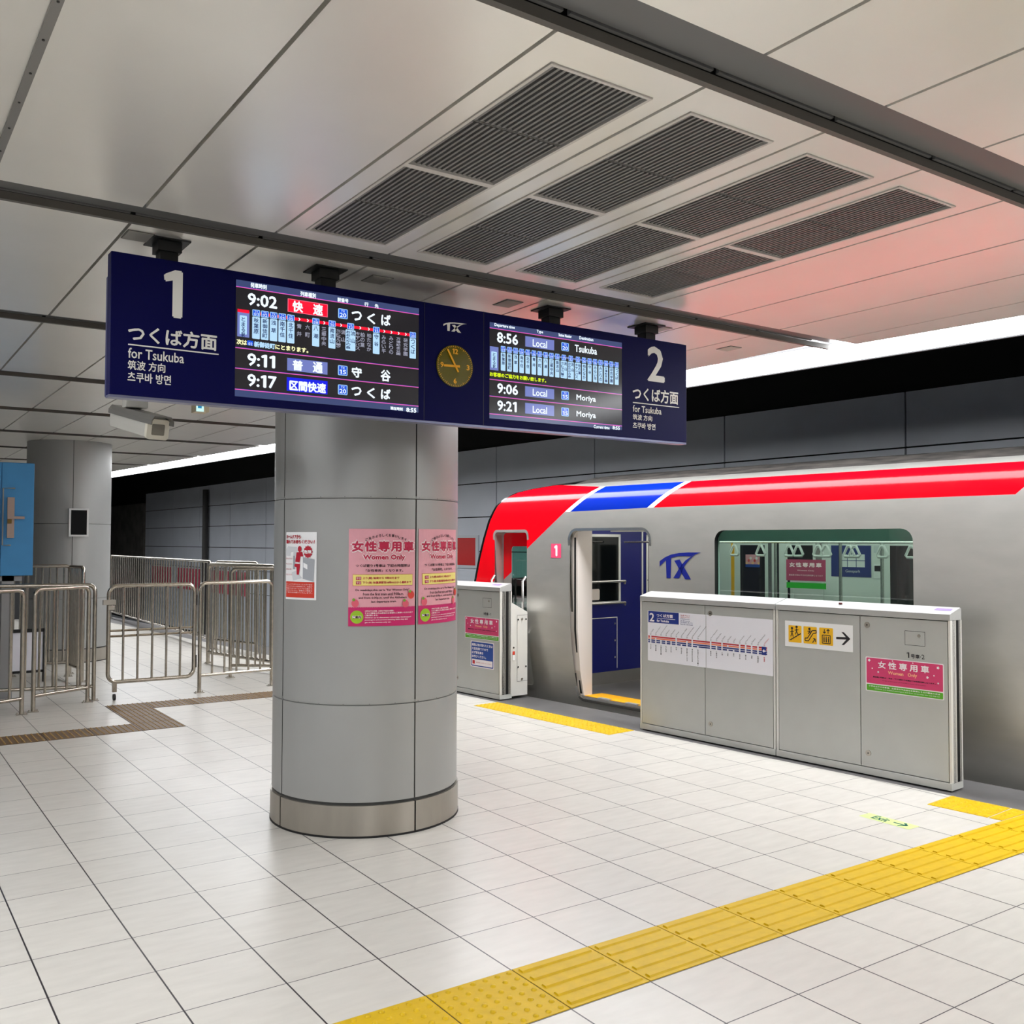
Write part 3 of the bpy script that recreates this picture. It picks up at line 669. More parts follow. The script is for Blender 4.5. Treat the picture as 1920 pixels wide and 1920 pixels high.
# exit sticker on the floor
mat('glow_paper', (196,212,140), .5); mat('exit_green', (6,92,76), .5)
c = [at(*p) for p in ((1610.6,1530),(1629.4,1524.4),(1724,1549.7),(1704.4,1555.9))]
Uv = ((c[2]-c[1])+(c[3]-c[0])).normalized(); ctr = sum(c, Vector())/4; L = ((c[2]-c[1]).length+(c[3]-c[0]).length)/2; Wd = .115
Vv = Vector((0,0,1)).cross(Uv)
XF = Plane(ctr-Uv*L/2-Vv*Wd/2, Uv, Vv)
t = thing('floor_sticker', 'pale green exit sticker with arrow on the floor tiles near the gate end', 'sticker', ctr)
sh = Sheet(XF, .0012, .0006); sh.rect(('sheet','glow_paper'), 0, 0, L, Wd); sh.text(('lettering','exit_green'), 'Exit', L*.2, Wd*.2, L*.5, Wd*.85, 1, .002)
sh.line(('arrow','exit_green'), (L*.6,Wd*.5),(L*.85,Wd*.5), .016, 1); sh.line(('arrow','exit_green'), (L*.75,Wd*.85),(L*.86,Wd*.5), .016, 1); sh.line(('arrow','exit_green'), (L*.75,Wd*.15),(L*.86,Wd*.5), .016, 1)
sh.build(t)
# ------------------------------------------------------------------ PLATFORM GATES
mat('gate_paint', (198,199,194), .4, .1, noise=.03, nscale=5); mat('gate_cap', (168,168,166), .4); mat('gate_door', (186,187,183), .36, .3, noise=.03, nscale=5); mat('gate_end', (214,212,206), .4)
mat('hot_pink', (208,58,108), .45); mat('green', (86,168,24), .45); mat('st_white', (240,232,236), .45); mat('st_black', (28,22,28), .5); mat('st_peach', (246,190,140), .5); mat('royal', (16,66,150), .45)
mat('map_white', (232,231,238), .4); mat('map_red', (190,28,40), .5); mat('map_orange', (238,128,92), .5); mat('map_navy', (30,48,120), .5); mat('pict_yellow', (240,184,18), .45); mat('map_blue', (18,44,130), .45)
GF = Plane(NT(6.72,0,0), NT(0,-1,0), (0,0,1))
def gate(label, ta, tb, seams, bulge, ends):
    """platform gate between t=ta (far) and tb (near); u=-t"""
    u0, u1 = -ta, -tb
    t = thing('platform_gate', label, 'platform gate', NT(6.8,(ta+tb)/2,0), 'half height gates along the platform edge')
    K = lambda n0, n1, z0, z1, a=u0, b=u1: ((a,z0,6.72-n1),(b,z1,6.72-n0))
    q = MB(); q.box(*K(6.745,6.87,.06,1.2), fr=GF); q.build('body', MATS['black'], t)
    q = MB(); q.prism([(-0.004,1.2),(-.004,1.245),(.004,1.25),(.15,1.288),(.165,1.28),(.165,1.2)], u0, u1, lambda d,z,u: GF(u,z,-d)); q.build('cap', MATS['gate_cap'], t, bevel=.003)
    q = MB(); q.box(*K(6.715,6.885,.012,.062), fr=GF); q.build('sill', MATS['gate_paint'], t)
    q = MB(); q.box(*K(6.73,6.87,0,.012,u0+.02,u1-.02), fr=GF); q.build('foot', MATS['black'], t)
    us = [u0+.022]+[-s for s in seams]+[u1-.02]
    for i, (a, b) in enumerate(zip(us[:-1], us[1:])):
        d = MB(); d.box((a+.003,.068,-.03),(b-.003,1.194,0), fr=GF); do = d.build('door_panel', MATS['gate_door'], t, bevel=.002)
        if i == len(us)-2:
            for z in (1.13,.17):
                k = MB(); k.disc(GF(a+.06,z,0), .022, GF.W, .004, 20); ko = k.build('lock', MATS['steel'], do, smooth=30)
                k = MB(); k.disc(GF(a+.06,z,.004), .005, GF.W, .002, 10); k.build('keyhole', MATS['black'], ko)
    for a, b in ((u0,u0+.02),(u1-.018,u1)):
        q = MB(); q.box((a,.062,-.06),(b,1.2,0.0), fr=GF); q.build('end_post', MATS['gate_end'], t, bevel=.002)
    for u, s in ((u1,1),(u0,-1)):
        if s*1 not in ends: continue
        q = MB(); q.box(*K(6.78,6.80,.062,1.2,*sorted((u-s*.0,u-s*.03))), fr=GF); q.box(*K(6.84,6.885,.062,1.2,*sorted((u,u-s*.03))), fr=GF); q.build('end_cover', MATS['gate_end'], t)
        q = MB(); q.box(*K(6.80,6.84,.09,1.19,*sorted((u-s*.004,u-s*.03))), fr=GF); q.build('slot', MATS['black'], t)
    # rear drive box with sloping top
    q = MB(); n0, n1 = bulge; q.prism([(6.875,.03),(n1,.03),(n1,.96 if n1 > 7 else .98),(6.875,1.08 if n1 > 7 else 1.0)], u0+.02, u1-(.004 if n1 > 7 else .03), lambda n,z,u: GF(u,z,6.72-n)); q.build('drive_box', MATS['gate_end'], t, bevel=.003)
    return t
def pink_sticker(parent, E, tl, br):
    a, b = E(*tl), E(*br); u0, u1, v0, v1 = a[0], b[0], b[1], a[1]; W, Hh = u1-u0, v1-v0
    sh = Sheet(GF, .0012, .0005); X = lambda f: u0+W*f; Y = lambda f: v1-Hh*f
    sh.rrect(('sticker','st_white'), u0, v0, u1, v1, .008)
    so = sh.build(parent)[0]
    sh = Sheet(GF, .0012, .0005)
    sh.rrect(('pink_band','hot_pink'), X(.012), Y(.77), X(.988), Y(.025), .006, 1); sh.rrect(('green_band','green'), X(.012), Y(.98), X(.988), Y(.80), .006, 1)
    Tt = lambda key, s, x0, ya, x1, yb, b=0, sp=1: sh.text(key, s, X(x0), Y(yb), X(x1), Y(ya), 2, b, sp)
    Tt(('lettering','st_white'), '女性専用車', .17, .10, .82, .30, .0016, 1.5); Tt(('peach_lettering','st_peach'), 'Women   Only', .3, .36, .67, .48, .0006)
    Tt(('dark_lettering','st_black'), '最後尾(1号車)は、平日、下り18時から終電まで女性専用車となります。', .10, .55, .9, .60, .0004); Tt(('dark_lettering','st_black'), 'The rear car is for women only from 18:00 to the last train on weekdays', .22, .64, .78, .675)
    Tt(('lettering','st_white'), '小学生以下のお客様、お身体の不自由なお客様とその介護者の方は', .04, .83, .95, .87, .0003); Tt(('lettering','st_white'), 'Children and disabled passengers and their carers may also use this car', .12, .90, .95, .94)
    for x, y, r in ((.05,.1,.02),(.93,.12,.02),(.17,.42,.014),(.8,.42,.018),(.09,.33,.01),(.36,.06,.009),(.62,.06,.009),(.88,.35,.01),(.93,.55,.012)):
        sh.circ(('blossom','st_white'), X(x), Y(y), r*W, 2, 10, .35)
    sh.build(so); return so
gA = gate('long platform gate carrying the route map, nearest the open train door', 6.195, 4.705, [5.43], (6.87,6.9), (-1,))
gB = gate('long platform gate with yellow stairs sign and pink women only sticker', 4.695, 3.25, [3.945], (6.87,6.9), (1,))
gC = gate('platform gate half hidden by the round pillar, blue sticker on it', 9.9, 8.28, [9.13], (6.87,7.12), (1,))
# square hatches, car numbers, stickers
EG = lambda x, y: GF.uv(1470+x*.16146, 1160+y*.16146)
def hatch(parent, a, b):
    u0, v1 = a; u1, v0 = b; sh = Sheet(GF, .0008, .0005); k = ('hatch_outline','joint'); w_ = .003
    for r in ((u0,v0,u1,v0+w_),(u0,v1-w_,u1,v1),(u0,v0,u0+w_,v1),(u1-w_,v0,u1,v1)): sh.rect(k, *r)
    o = sh.build(parent)[0]; q = MB(); q.disc(GF(u0+(u1-u0)*.7,v0+(v1-v0)*.7,.0), .012, GF.W, .004, 16); q.build('hatch_lock', MATS['steel'], o, smooth=30)
a_, b_ = EG(1402,137), EG(1640,325); hatch(gB, a_, b_)
sh = Sheet(GF, .001, .0005); k = ('car_number','st_black')
a, b = EG(1425,453), EG(1455,392); sh.text(k, '1', a[0], a[1], b[0], b[1]); a, b = EG(1475,458), EG(1575,420); sh.text(k, '号車', a[0], a[1], b[0], b[1], 1, .0008); a, b = EG(1598,470), EG(1632,420); sh.text(k, '2', a[0], a[1], b[0], b[1])
u, v = EG(1586,445); sh.circ(k, u, v, .003); sh.build(gB)
pink_sticker(gB, EG, (948,437), (1862,950))
# yellow direction sign
a, b = EG(12,20), EG(803,392); sh = Sheet(GF, .0012, .0005); sh.rect(('direction_sign','paper'), a[0], b[1], b[0], a[1]); so = sh.build(gB)[0]
sh = Sheet(GF, .0012, .0005); W, Hh = b[0]-a[0], a[1]-b[1]; X = lambda f: a[0]+W*f; Y = lambda f: a[1]-Hh*f
Kb = ('pictogram','st_black')
for i, x in enumerate((.055,.285,.52)): sh.rrect(('yellow_tile','pict_yellow'), X(x), Y(.83), X(x+.2), Y(.17), .006, 1)
def person(sh, cx, y0, h):                       # pictogram figure, fractions of the sign
    sh.circ(Kb, X(cx), Y(y0), .018*W, 2, 10); sh.line(Kb, (X(cx),Y(y0+.06)), (X(cx),Y(y0+h*.6)), .016*W, 2)
    sh.line(Kb, (X(cx),Y(y0+h*.55)), (X(cx-.02),Y(y0+h)), .012*W, 2); sh.line(Kb, (X(cx),Y(y0+h*.55)), (X(cx+.02),Y(y0+h)), .012*W, 2); sh.line(Kb, (X(cx-.03),Y(y0+h*.45)), (X(cx+.03),Y(y0+h*.35)), .01*W, 2)
Kb = ('pictogram','st_black',1); person(sh, .11, .28, .33); person(sh, .18, .22, .3)
for k in range(6): sh.line(Kb, (X(.075+k*.027),Y(.74-k*.048)), (X(.102+k*.027),Y(.74-k*.048)), .012*W, 2); sh.line(Kb, (X(.102+k*.027),Y(.74-k*.048)), (X(.102+k*.027),Y(.69-k*.048)), .012*W, 2)
Kb = ('pictogram','st_black',2)
for p0, p1 in (((.31,.72),(.36,.72)),((.36,.72),(.43,.42)),((.43,.42),(.475,.40)),((.31,.62),(.345,.62)),((.345,.62),(.415,.32)),((.415,.32),(.475,.30)),((.31,.62),(.31,.72)),((.475,.3),(.475,.4)),((.42,.78),(.46,.62)),((.43,.62),(.46,.62)),((.46,.62),(.465,.74))): sh.line(Kb, (X(p0[0]),Y(p0[1])),(X(p1[0]),Y(p1[1])), .012*W, 2)
person(sh, .375, .26, .2)
Kb = ('pictogram','st_black',3)
for p0, p1 in (((.565,.45),(.68,.45)),((.565,.76),(.68,.76)),((.565,.45),(.565,.76)),((.68,.45),(.68,.76)),((.595,.22),(.595,.38)),((.595,.38),(.575,.32)),((.595,.38),(.615,.32)),((.65,.22),(.65,.38)),((.65,.22),(.63,.28)),((.65,.22),(.67,.28))): sh.line(Kb, (X(p0[0]),Y(p0[1])),(X(p1[0]),Y(p1[1])), .011*W, 2)
for cx in (.59,.622,.655): sh.circ(Kb, X(cx), Y(.52), .009*W, 2, 8); sh.line(Kb, (X(cx),Y(.55)),(X(cx),Y(.72)), .016*W, 2)
Kb = ('arrow','st_black',4); sh.line(Kb, (X(.765),Y(.52)),(X(.93),Y(.5)), .03*W, 2); sh.poly(Kb, [(X(.84),Y(.28)),(X(.875),Y(.28)),(X(.965),Y(.51)),(X(.875),Y(.76)),(X(.84),Y(.76)),(X(.92),Y(.51))], 2)
sh.build(so)
# route map
EM = lambda x, y: GF.uv(1200+x*.13542, 1130+y*.13542)
a, b = EM(108,106), EM(1846,1020); sh = Sheet(GF, .0012, .0005); us = EM(915,500)[0]
sh.rect(('route_map','map_white'), a[0], b[1], us-.003, a[1]); sh.rect(('route_map','map_white'), us+.003, b[1], b[0], a[1]); so = sh.build(gA)[0]
sh = Sheet(GF, .0012, .0005)
R(sh, ('map_title','map_blue'), EM, (118,112), (538,305), 1); WL = ('title_lettering','st_white')
T(sh, WL, '2', EM, (137,252), (197,148), 2, .003); T(sh, WL, 'つくば方面', EM, (233,195), (455,170), 2, .0014); T(sh, WL, 'for Tsukuba', EM, (236,262), (402,245), 2, .0012); u0_, v0_ = EM(236,212); u1_, _ = EM(490,235); sh.rect(WL, u0_, v0_-.004, u1_, v0_, 2)
for k, (s, c) in enumerate((('快速 Rapid','map_red'),('通勤快速 Commuter Rapid','map_red'),('区間快速 Semi Rapid','map_navy'),('普通 Local','map_navy'),('平成の時刻表をご覧ください','map_navy'),('Please refer to the timetable','map_navy'))):
    T(sh, ('legend',c), s, EM, (560,185+k*24), (690 if k < 4 else 735,176+k*25), 2)
sts = [(150,430,'つくば','Tsukuba'),(220,437,'研究学園','Kenkyu-gakuen'),(292,443,'万博記念公園','Bampaku-kinenkoen'),(362,452,'みどりの','Midorino'),(432,458,'みらい平','Miraidaira'),(503,467,'守谷','Moriya'),(575,475,'柏たなか','Kashiwa-Tanaka'),(652,483,'柏の葉キャンパス','Kashiwanoha-campus'),(725,492,'流山おおたかの森','Nagareyama-otakanomori'),(803,502,'流山セントラルパーク','Nagareyama-centralpark'),(980,520,'南流山','Minami-Nagareyama'),(1060,530,'三郷中央','Misato-chuo'),(1138,535,'八潮','Yashio'),(1217,545,'六町','Rokucho'),(1298,552,'青井','Aoi'),(1382,560,'北千住','Kita-Senju'),(1465,568,'南千住','Minami-Senju'),(1548,577,'浅草','Asakusa'),(1635,587,'新御徒町','Shin-Okachimachi'),(1722,597,'秋葉原','Akihabara')]
v_r = EM(150,465)[1]; rows = [(0,'map_red'),(-.0165,'map_orange'),(-.034,'map_navy'),(-.051,'map_navy')]
uA, uB = EM(116,460)[0], EM(1760,635)[0]
for k, (dv, c) in enumerate(rows): sh.rect(('line_band',c), uA, v_r+dv-.006, uB, v_r+dv+.006, 1)
stop = {'map_red':(0,5,8,10,12,15,16,17,18)}
for i, (x, y, ja, en) in enumerate(sts):
    u, v = EM(x, y)
    for k, (dv, c) in enumerate(rows):
        if k == 0 and i not in (0,5,8,10,12,15,16,17,18): continue
        if k == 1 and i not in (0,1,5,7,8,10,12,13,15,16,17,18): continue
        if k == 2 and i in (6,9,13,14): continue
        if i < 19: sh.rect(('stop_mark','map_white'), u-.008, v_r+dv-.0062, u+.008, v_r+dv+.0062, 2)
    col = 'map_red' if i == 19 else 'joint'
    sh.circ(('ring',col), u, v_r+.022, .007, 1, 12); sh.circ(('ring_face','map_white'), u, v_r+.022, .005, 2, 12)
    Ln = .0058*len(en)+.01; sh.text(('station_name',col), en, u+.006, v_r+.03, u+.006+Ln, v_r+.041, 2, 0, 1, math.radians(48))
    for q_, c_ in enumerate(ja): sh.text(('station_name',col), c_, u-.0062, v_r-.072-.0145*(q_+1), u+.0062, v_r-.072-.0145*q_-.002, 2, .0003)
u_, v_ = EM(1722,690); sh.rect(('here_mark','map_blue'), u_-.024, v_r-.06, u_+.02, v_r+.008, 3); sh.poly(('here_arrow','st_white'), [(u_-.018,v_r-.026),(u_,v_r-.01),(u_,v_r-.021),(u_+.014,v_r-.021),(u_+.014,v_r-.031),(u_,v_r-.031),(u_,v_r-.042)], 4)
sh.build(so)
# far gate stickers (crop 860,1080)
EC = lambda x, y: GF.uv(860+x*.125, 1080+y*.125)
hatch(gC, EC(362,328), EC(493,480))
pink_sticker(gC, EC, (97,597), (607,985))
sh = Sheet(GF, .001, .0005); T(sh, ('car_number','st_black'), '1号車・1', EC, (375,585), (485,553), 1, .0006); sh.build(gC)
a, b = EC(182,965), EC(530,1408); sh = Sheet(GF, .0012, .0005); sh.rrect(('blue_sticker','st_white'), a[0], b[1], b[0], a[1], .01); so = sh.build(gC)[0]
sh = Sheet(GF, .0012, .0005); W, Hh = b[0]-a[0], a[1]-b[1]; X = lambda f: a[0]+W*f; Y = lambda f: a[1]-Hh*f
sh.rrect(('blue_face','royal'), X(.03), Y(.97), X(.97), Y(.03), .012, 1); sh.rrect(('white_foot','st_white'), X(.06), Y(.93), X(.94), Y(.7), .006, 2)
for k, s in enumerate(('線路に物が落ちたときは','大変危険ですので','必ず駅係員を','お呼びください。')): sh.text(('lettering','st_white'), s, X(.06), Y(.19+.15*k), X((.94,.75,.55,.67)[k]), Y(.09+.15*k), 2, .001)
sh.rect(('red_mark','map_red'), X(.09), Y(.88), X(.19), Y(.75), 3); sh.text(('red_lettering','map_red'), '駅係員にお知らせください', X(.25), Y(.84), X(.9), Y(.79), 3); sh.build(so)
# end face details of the far gate
EF = Plane(NT(0,8.28,0), NT(1,0,0), (0,0,1))
sh = Sheet(EF, .0055, .0005); k = ('service_panel','joint'); n0, n1, z0, z1 = 6.96, 7.112, .19, .93
for r in ((n0,z0,n1,z0+.003),(n0,z1-.003,n1,z1),(n0,z0,n0+.003,z1)): sh.rect(k, *r)
for n_, z_ in ((6.975,.88),(7.09,.88),(6.975,.35),(7.09,.35)): sh.circ(('screw','black'), n_, z_, .011, 1, 12)
sh.circ(('sensor','black'), 6.91, .57, .011, 1, 14); sh.rect(('red_tag','poster_red'), 6.895, .49, 6.928, .53, 1); sh.rect(('red_tag_foot','paper'), 6.895, .43, 6.928, .49, 1)
sh.build(gC)
for z_ in (.885,.215):
    q = MB(); q.disc(EF(7.032,z_,.004), .013, EF.W, .006, 14); q.build('lock', MATS['steel'], gC, smooth=30)
# little notices on the gate caps
def capnote(parent, ta, tb, d0, d1, m):
    f = lambda u, d, w=0: GF(u, 1.25+(d-.004)*.26+.0015+w, -d)
    q = MB(); q.add([f(-ta,d0),f(-tb,d0),f(-tb,d1),f(-ta,d1)], [(0,1,2,3)]); q.build('cap_notice', m, parent)
capnote(gB, 3.62, 3.46, .03, .11, MATS['paper']); capnote(gB, 3.40, 3.28, .06, .11, mat('violet',(130,110,160),.5)); capnote(gA, 6.15, 6.0, .03, .12, MATS['paper']); capnote(gC, 8.5, 8.36, .05, .1, mat('violet'))
q = MB(); q.disc(GF(-4.15,1.25+.02,-.07), .014, (0,0,1), .012, 12); q.build('cap_button', mat('dark_red',(90,20,24),.4), gB)
# ------------------------------------------------------------------ TRAIN
mat('train_steel', (180,178,172), .36, .6, noise=.06, nscale=3, stretch=(1,1,3)); mat('train_red', (222,5,22), .13, spec=.22); mat('train_blue', (8,38,150), .13, spec=.22); mat('train_white', (226,226,224), .4)
mat('roof_grain', (62,57,53), .8, noise=.9, nscale=9, stretch=(1,.5,1), bump=.4); mat('roof_silver', (196,192,186), .45, .3, noise=.25, nscale=16, stretch=(1,1,.2)); mat('train_pink', (226,72,112), .4)
mat('int_white', (226,228,224), .5); mat('int_navy', (14,24,110), .35); mat('int_floor', (98,96,96), .6); mat('door_yellow', (250,180,10), .5); mat('int_teal', (160,200,188), .5); mat('seat_red', (120,30,40), .8)
mat('dark_glass', (12,16,18), .06); mat('jamb', (214,206,200), .4); mat('bright_steel', (200,198,194), .22, .9); mat('tx_blue', (14,28,120), .35)
glass('window_glass', (176,206,196), .1); glass('dark_tint', (60,70,72), .12)
mat('train_lamp', (255,252,244), emit=TRAINLAMP)
TN = 7.2
PROF = [(-.9,7.34),(0,7.33),(.15,7.312),(.35,7.268),(.6,7.228),(.85,7.205),(1.0,7.2),(2.06,7.2),(2.13,7.204),(2.19,7.215),(2.25,7.24),(2.30,7.275),(2.34,7.32),(2.37,7.37),(2.40,7.45)]
def prof(z):
    for (a, na), (b, nb) in zip(PROF[:-1], PROF[1:]):
        if z <= b: return na+(nb-na)*(z-a)/(b-a)
    return PROF[-1][1]
T0 = -7.0
NOSE = [(-.9,9.5),(.2,9.6),(.6,9.56),(1.0,9.46),(1.28,9.38),(1.55,9.3),(1.79,9.21),(2.0,9.11),(2.18,8.98),(2.27,8.86),(2.33,8.72),(2.37,8.5),(2.40,8.25)]
def nose(z):
    for (a, na), (b, nb) in zip(NOSE[:-1], NOSE[1:]):
        if z <= b: return na+(nb-na)*(z-a)/(b-a)
    return NOSE[-1][1]
train = thing('train', 'silver commuter train with red and blue roof stripe, doors open at platform', 'train', NT(8.6,2,-1.2))
DOOR = rrpts(6.52,.05,7.67,1.872,.10,6); WIN = rrpts(3.77,.85,5.70,1.862,.10,6); CAB = rrpts(8.39,.1,8.98,1.864,.05,4)
def inside(p, poly):
    x, y = p; r = False; j = len(poly)-1
    for i in range(len(poly)):
        xi, yi = poly[i]; xj, yj = poly[j]
        if (yi > y) != (yj > y) and x < (xj-xi)*(y-yi)/(yj-yi)+xi: r = not r
        j = i
    return r
OUT = [(T0,-.9)]+[(t_,z_) for z_,t_ in NOSE]+[(T0,2.40)]
ST = 2.345
REDF = [(7.75,2.085),(9.8,.762),(9.8,2.41),(8.2,2.41),(7.33,ST)]
BLUE = [(7.667,2.082),(6.544,2.096),(6.16,ST),(7.25,ST)]
RED2 = [(6.46,2.096),(3.0,2.10),(2.72,ST),(6.08,ST)]
WHT = [(7.75,2.085),(6.46,2.085),(6.46,2.096),(6.08,ST),(7.33,ST)]
verts = []; edges = []
def loop(P, closed=True):
    b = len(verts); verts.extend(Vector(p) for p in P); n = len(P)
    edges.extend((b+i, b+(i+1)%n) for i in range(n if closed else n-1))
for P in (OUT, DOOR, WIN, CAB, REDF, BLUE, RED2): loop(P)
loop([(t_-.04,z_) for z_,t_ in NOSE], False)
for z_, _ in PROF[1:-1]: loop([(T0,z_),(nose(z_),z_)], False)
for tt in [T0+.6*k for k in range(1, 26)]: loop([(tt,-.9),(tt,2.4)], False)
vo, eo, fo, *_ = delaunay_2d_cdt(verts, edges, [], 0, 1e-5)
q = MB(); vs = [NT(prof(v.y), v.x, v.y) for v in vo]; groups = {0:[],1:[],2:[],3:[],4:[]}
for f in fo:
    c = sum((vo[i] for i in f), Vector((0,0)))/len(f); p = (c.x, c.y)
    if not inside(p, OUT) or inside(p, DOOR) or inside(p, WIN) or inside(p, CAB): continue
    mi = 4 if nose(c.y)-c.x < .037 and c.y > 1.0 else 1 if inside(p, REDF) or inside(p, RED2) else 2 if inside(p, BLUE) else 3 if inside(p, WHT) else 0
    groups[mi].append(tuple(f))
for mi, fs in groups.items():
    if fs:
        b = len(q.v); q.v += vs if b == 0 else []; q.f += fs; q.m += [mi]*len(fs)
q.build('body_side', [MATS['train_steel'], MATS['train_red'], MATS['train_blue'], MATS['train_white'], MATS['black_gloss']], train, smooth=35)
# far side + roof
RF = [(7.45,2.40),(7.55,2.43),(7.75,2.485),(8.1,2.53),(8.6,2.56),(9.1,2.53),(9.45,2.485),(9.65,2.43),(9.75,2.40)]
q = MB(); tt = [T0,-3,0,3,5,7.85]
for t_ in tt: q.v += [NT(n,t_,z) for n,z in RF]
k = len(RF)
for i in range(len(tt)-1):
    for j in range(k-1): q.f.append((i*k+j,(i+1)*k+j,(i+1)*k+j+1,i*k+j+1)); q.m.append(0)
q.build('roof', [MATS['roof_grain'], MATS['roof_silver']], train, smooth=40)
q = MB(); q.box((9.95,T0,-.9),(10.0,9.0,2.4), 0, lambda a,b,c: NT(a,b,c)); q.build('far_side', MATS['train_steel'], train)
# nose: loft of plan curves
lev = [-.9,.2,.6,1.0,1.28,1.55,1.79,2.0,2.18,2.27,2.33,2.37,2.40]; cen = [9.9,10.0,9.95,9.85,9.77,9.68,9.58,9.47,9.32,9.2,9.05,8.85,8.6]; seg = 16
q = MB()
for z_, tc in zip(lev, cen):
    for j in range(seg+1):
        a = math.pi*j/seg; na = prof(z_); hw = 8.6-na; nn = 8.6-hw*math.cos(a); f = math.sin(a)**2; z2 = z_+(.09*f if z_ > 2.26 else 0)
        q.v.append(NT(nn, nose(z_)+(tc-nose(z_))*f, z2))
zr = [(2.40,.0)]
for i in range(len(lev)-1):
    for j in range(seg):
        q.f.append((i*(seg+1)+j, i*(seg+1)+j+1, (i+1)*(seg+1)+j+1, (i+1)*(seg+1)+j)); q.m.append(0 if lev[i] < 1.0 else 2 if 1.2 < lev[i] < 2.1 and 2 < j < seg-3 else 1)
# nose roof: from last ring back to the roof end
b = len(q.v); last = len(lev)-1
for s_ in range(1, 5):
    for j in range(seg+1):
        a = math.pi*j/seg; nn = 8.6-1.15*math.cos(a); base = q.v[last*(seg+1)+j]
        tn = Vector(base).dot(Vector(NT(0,1,0))); t2 = tn+(7.85-tn)*s_/4
        x_ = abs(nn-8.6)/1.15; zr_ = 2.40+(.09+.07*s_/4)*(1-x_*x_)
        q.v.append(NT(nn, t2, zr_))
for s_ in range(4):
    for j in range(seg):
        A = (last*(seg+1) if s_ == 0 else b+(s_-1)*(seg+1)); B = b+s_*(seg+1)
        q.f.append((A+j, A+j+1, B+j+1, B+j)); q.m.append(1)
q.build('nose', [MATS['train_steel'], MATS['black_gloss'], glass('windscreen',(190,226,216),.08)], train, smooth=40)
# opening linings
def lining(poly, d0, d1, m, parent, name, grow=0):
    q = MB(); n = len(poly); vs = []
    for d in (d0, d1): vs += [NT(prof(max(z,-.9))+d, t_, z) for t_, z in poly]
    q.add(vs, [(i,(i+1)%n,n+(i+1)%n,n+i) for i in range(n)]); return q.build(name, m, parent, smooth=40)
def rim(poly_o, poly_i, w, m, parent, name):
    q = MB(); n = len(poly_o); vs = [NT(prof(z)-w, t_, z) for t_, z in poly_o]+[NT(prof(z)-w, t_, z) for t_, z in poly_i]
    q.add(vs, [(i,(i+1)%n,n+(i+1)%n,n+i) for i in range(n)]); return q.build(name, m, parent)
df = lining(DOOR, 0, .1, MATS['bright_steel'], train, 'door_frame')
rim(rrpts(6.49,.02,7.70,1.9,.13,6), DOOR, .004, MATS['bright_steel'], train, 'door_surround')
q = MB(); 
for t_ in (7.645,): q.prism([(7.24,1.8),(7.27,1.8),(7.27,.85),(7.36,.1),(7.33,.1),(7.24,.8)], t_-.02, t_, lambda n,z,u: NT(n,u,z))
q.build('door_seal', MATS['black'], df)
q = MB(); q.box((7.345,6.55,.04),(7.40,7.64,.075),0,lambda a,b,c:NT(a,b,c)); q.build('sill_plate', MATS['bright_steel'], df)
for t_ in (7.3,6.9):
    q = MB(); q.box((7.335,t_-.08,.072),(7.39,t_+.08,.085),0,lambda a,b,c:NT(a,b,c)); q.build('step_plate', MATS['grey_paint'], df)
lining(WIN, 0, .05, MATS['black'], train, 'window_gasket')
q = MB(); P = WIN; q.add([NT(TN+.03,t_,z) for t_, z in P], [tuple(range(len(P)))]); wo = q.build('window_pane', MATS['window_glass'], train)
rim(rrpts(8.36,.07,9.01,1.894,.07,4), CAB, .003, MATS['train_steel'], train, 'cab_door_surround')
lining(CAB, 0, .14, MATS['train_steel'], train, 'cab_door_frame')
q = MB(); Pw = rrpts(8.475,.95,8.82,1.74,.05,4); n = len(CAB)
co = rrpts(8.40,.1,8.97,1.86,.05,4); ci = rrpts(8.475,.8,8.82,1.70,.04,4); n = len(ci)
verts = []; edges = []; loop(co); loop(ci); loop([(8.2,1.795),(9.2,1.149)], False)
vo, eo, fo, *_ = delaunay_2d_cdt(verts, edges, [], 0, 1e-5); q = MB(); q.v = [NT(TN+.13,v.x,v.y) for v in vo]
for f in fo:
    c = sum((vo[i] for i in f), Vector((0,0)))/len(f)
    if inside(c, co) and not inside(c, ci): q.f.append(tuple(f)); q.m.append(0 if c.y > 2.085-.645*(c.x-7.75) else 1)
cdoor = q.build('cab_door', [MATS['train_red'], MATS['train_steel']], train)
q = MB(); q.box((7.5,8.4,2.1),(8.6,8.6,2.12),0,lambda a,b,c:NT(a,b,c)); q.build('cab_lamp', MATS['train_lamp'], train)
q = MB(); q.add([NT(TN+.14,t_,z) for t_,z in ci], [tuple(range(n))]); q.build('cab_window', glass('cab_glass',(150,196,184),.12), cdoor)
q = MB()
for t_ in (8.41,8.98):
    q.tube([NT(TN-.0,t_-.0,1.35),NT(TN-.045,t_,1.3),NT(TN-.045,t_,.75),NT(TN,t_,.7)], .014, 8)
q.build('grab_rail', MATS['bright_steel'], train, smooth=40)
# cab interior: teal back wall and desk
q = MB(); q.box((8.7,8.15,.1),(8.75,9.2,2.1),0,lambda a,b,c:NT(a,b,c)); q.build('cab_partition', MATS['int_teal'], train)
q = MB(); q.box((7.4,8.9,.1),(8.6,9.2,1.0),0,lambda a,b,c:NT(a,b,c)); q.build('cab_desk', MATS['grey_paint'], train)
# markings on the side
TF = Plane(NT(TN,0,0), NT(0,-1,0), (0,0,1))
sh = Sheet(TF, .002, .001)
txlogo(sh, ('emblem','tx_blue'), -6.375, 1.395, -5.855, 1.655)
sh.rect(('car_number_plate','train_pink'), -7.975, 1.575, -7.81, 1.732, 0); sh.text(('car_number','st_white'), '1', -7.915, 1.6, -7.875, 1.71, 1, .007)
sh.build(train)
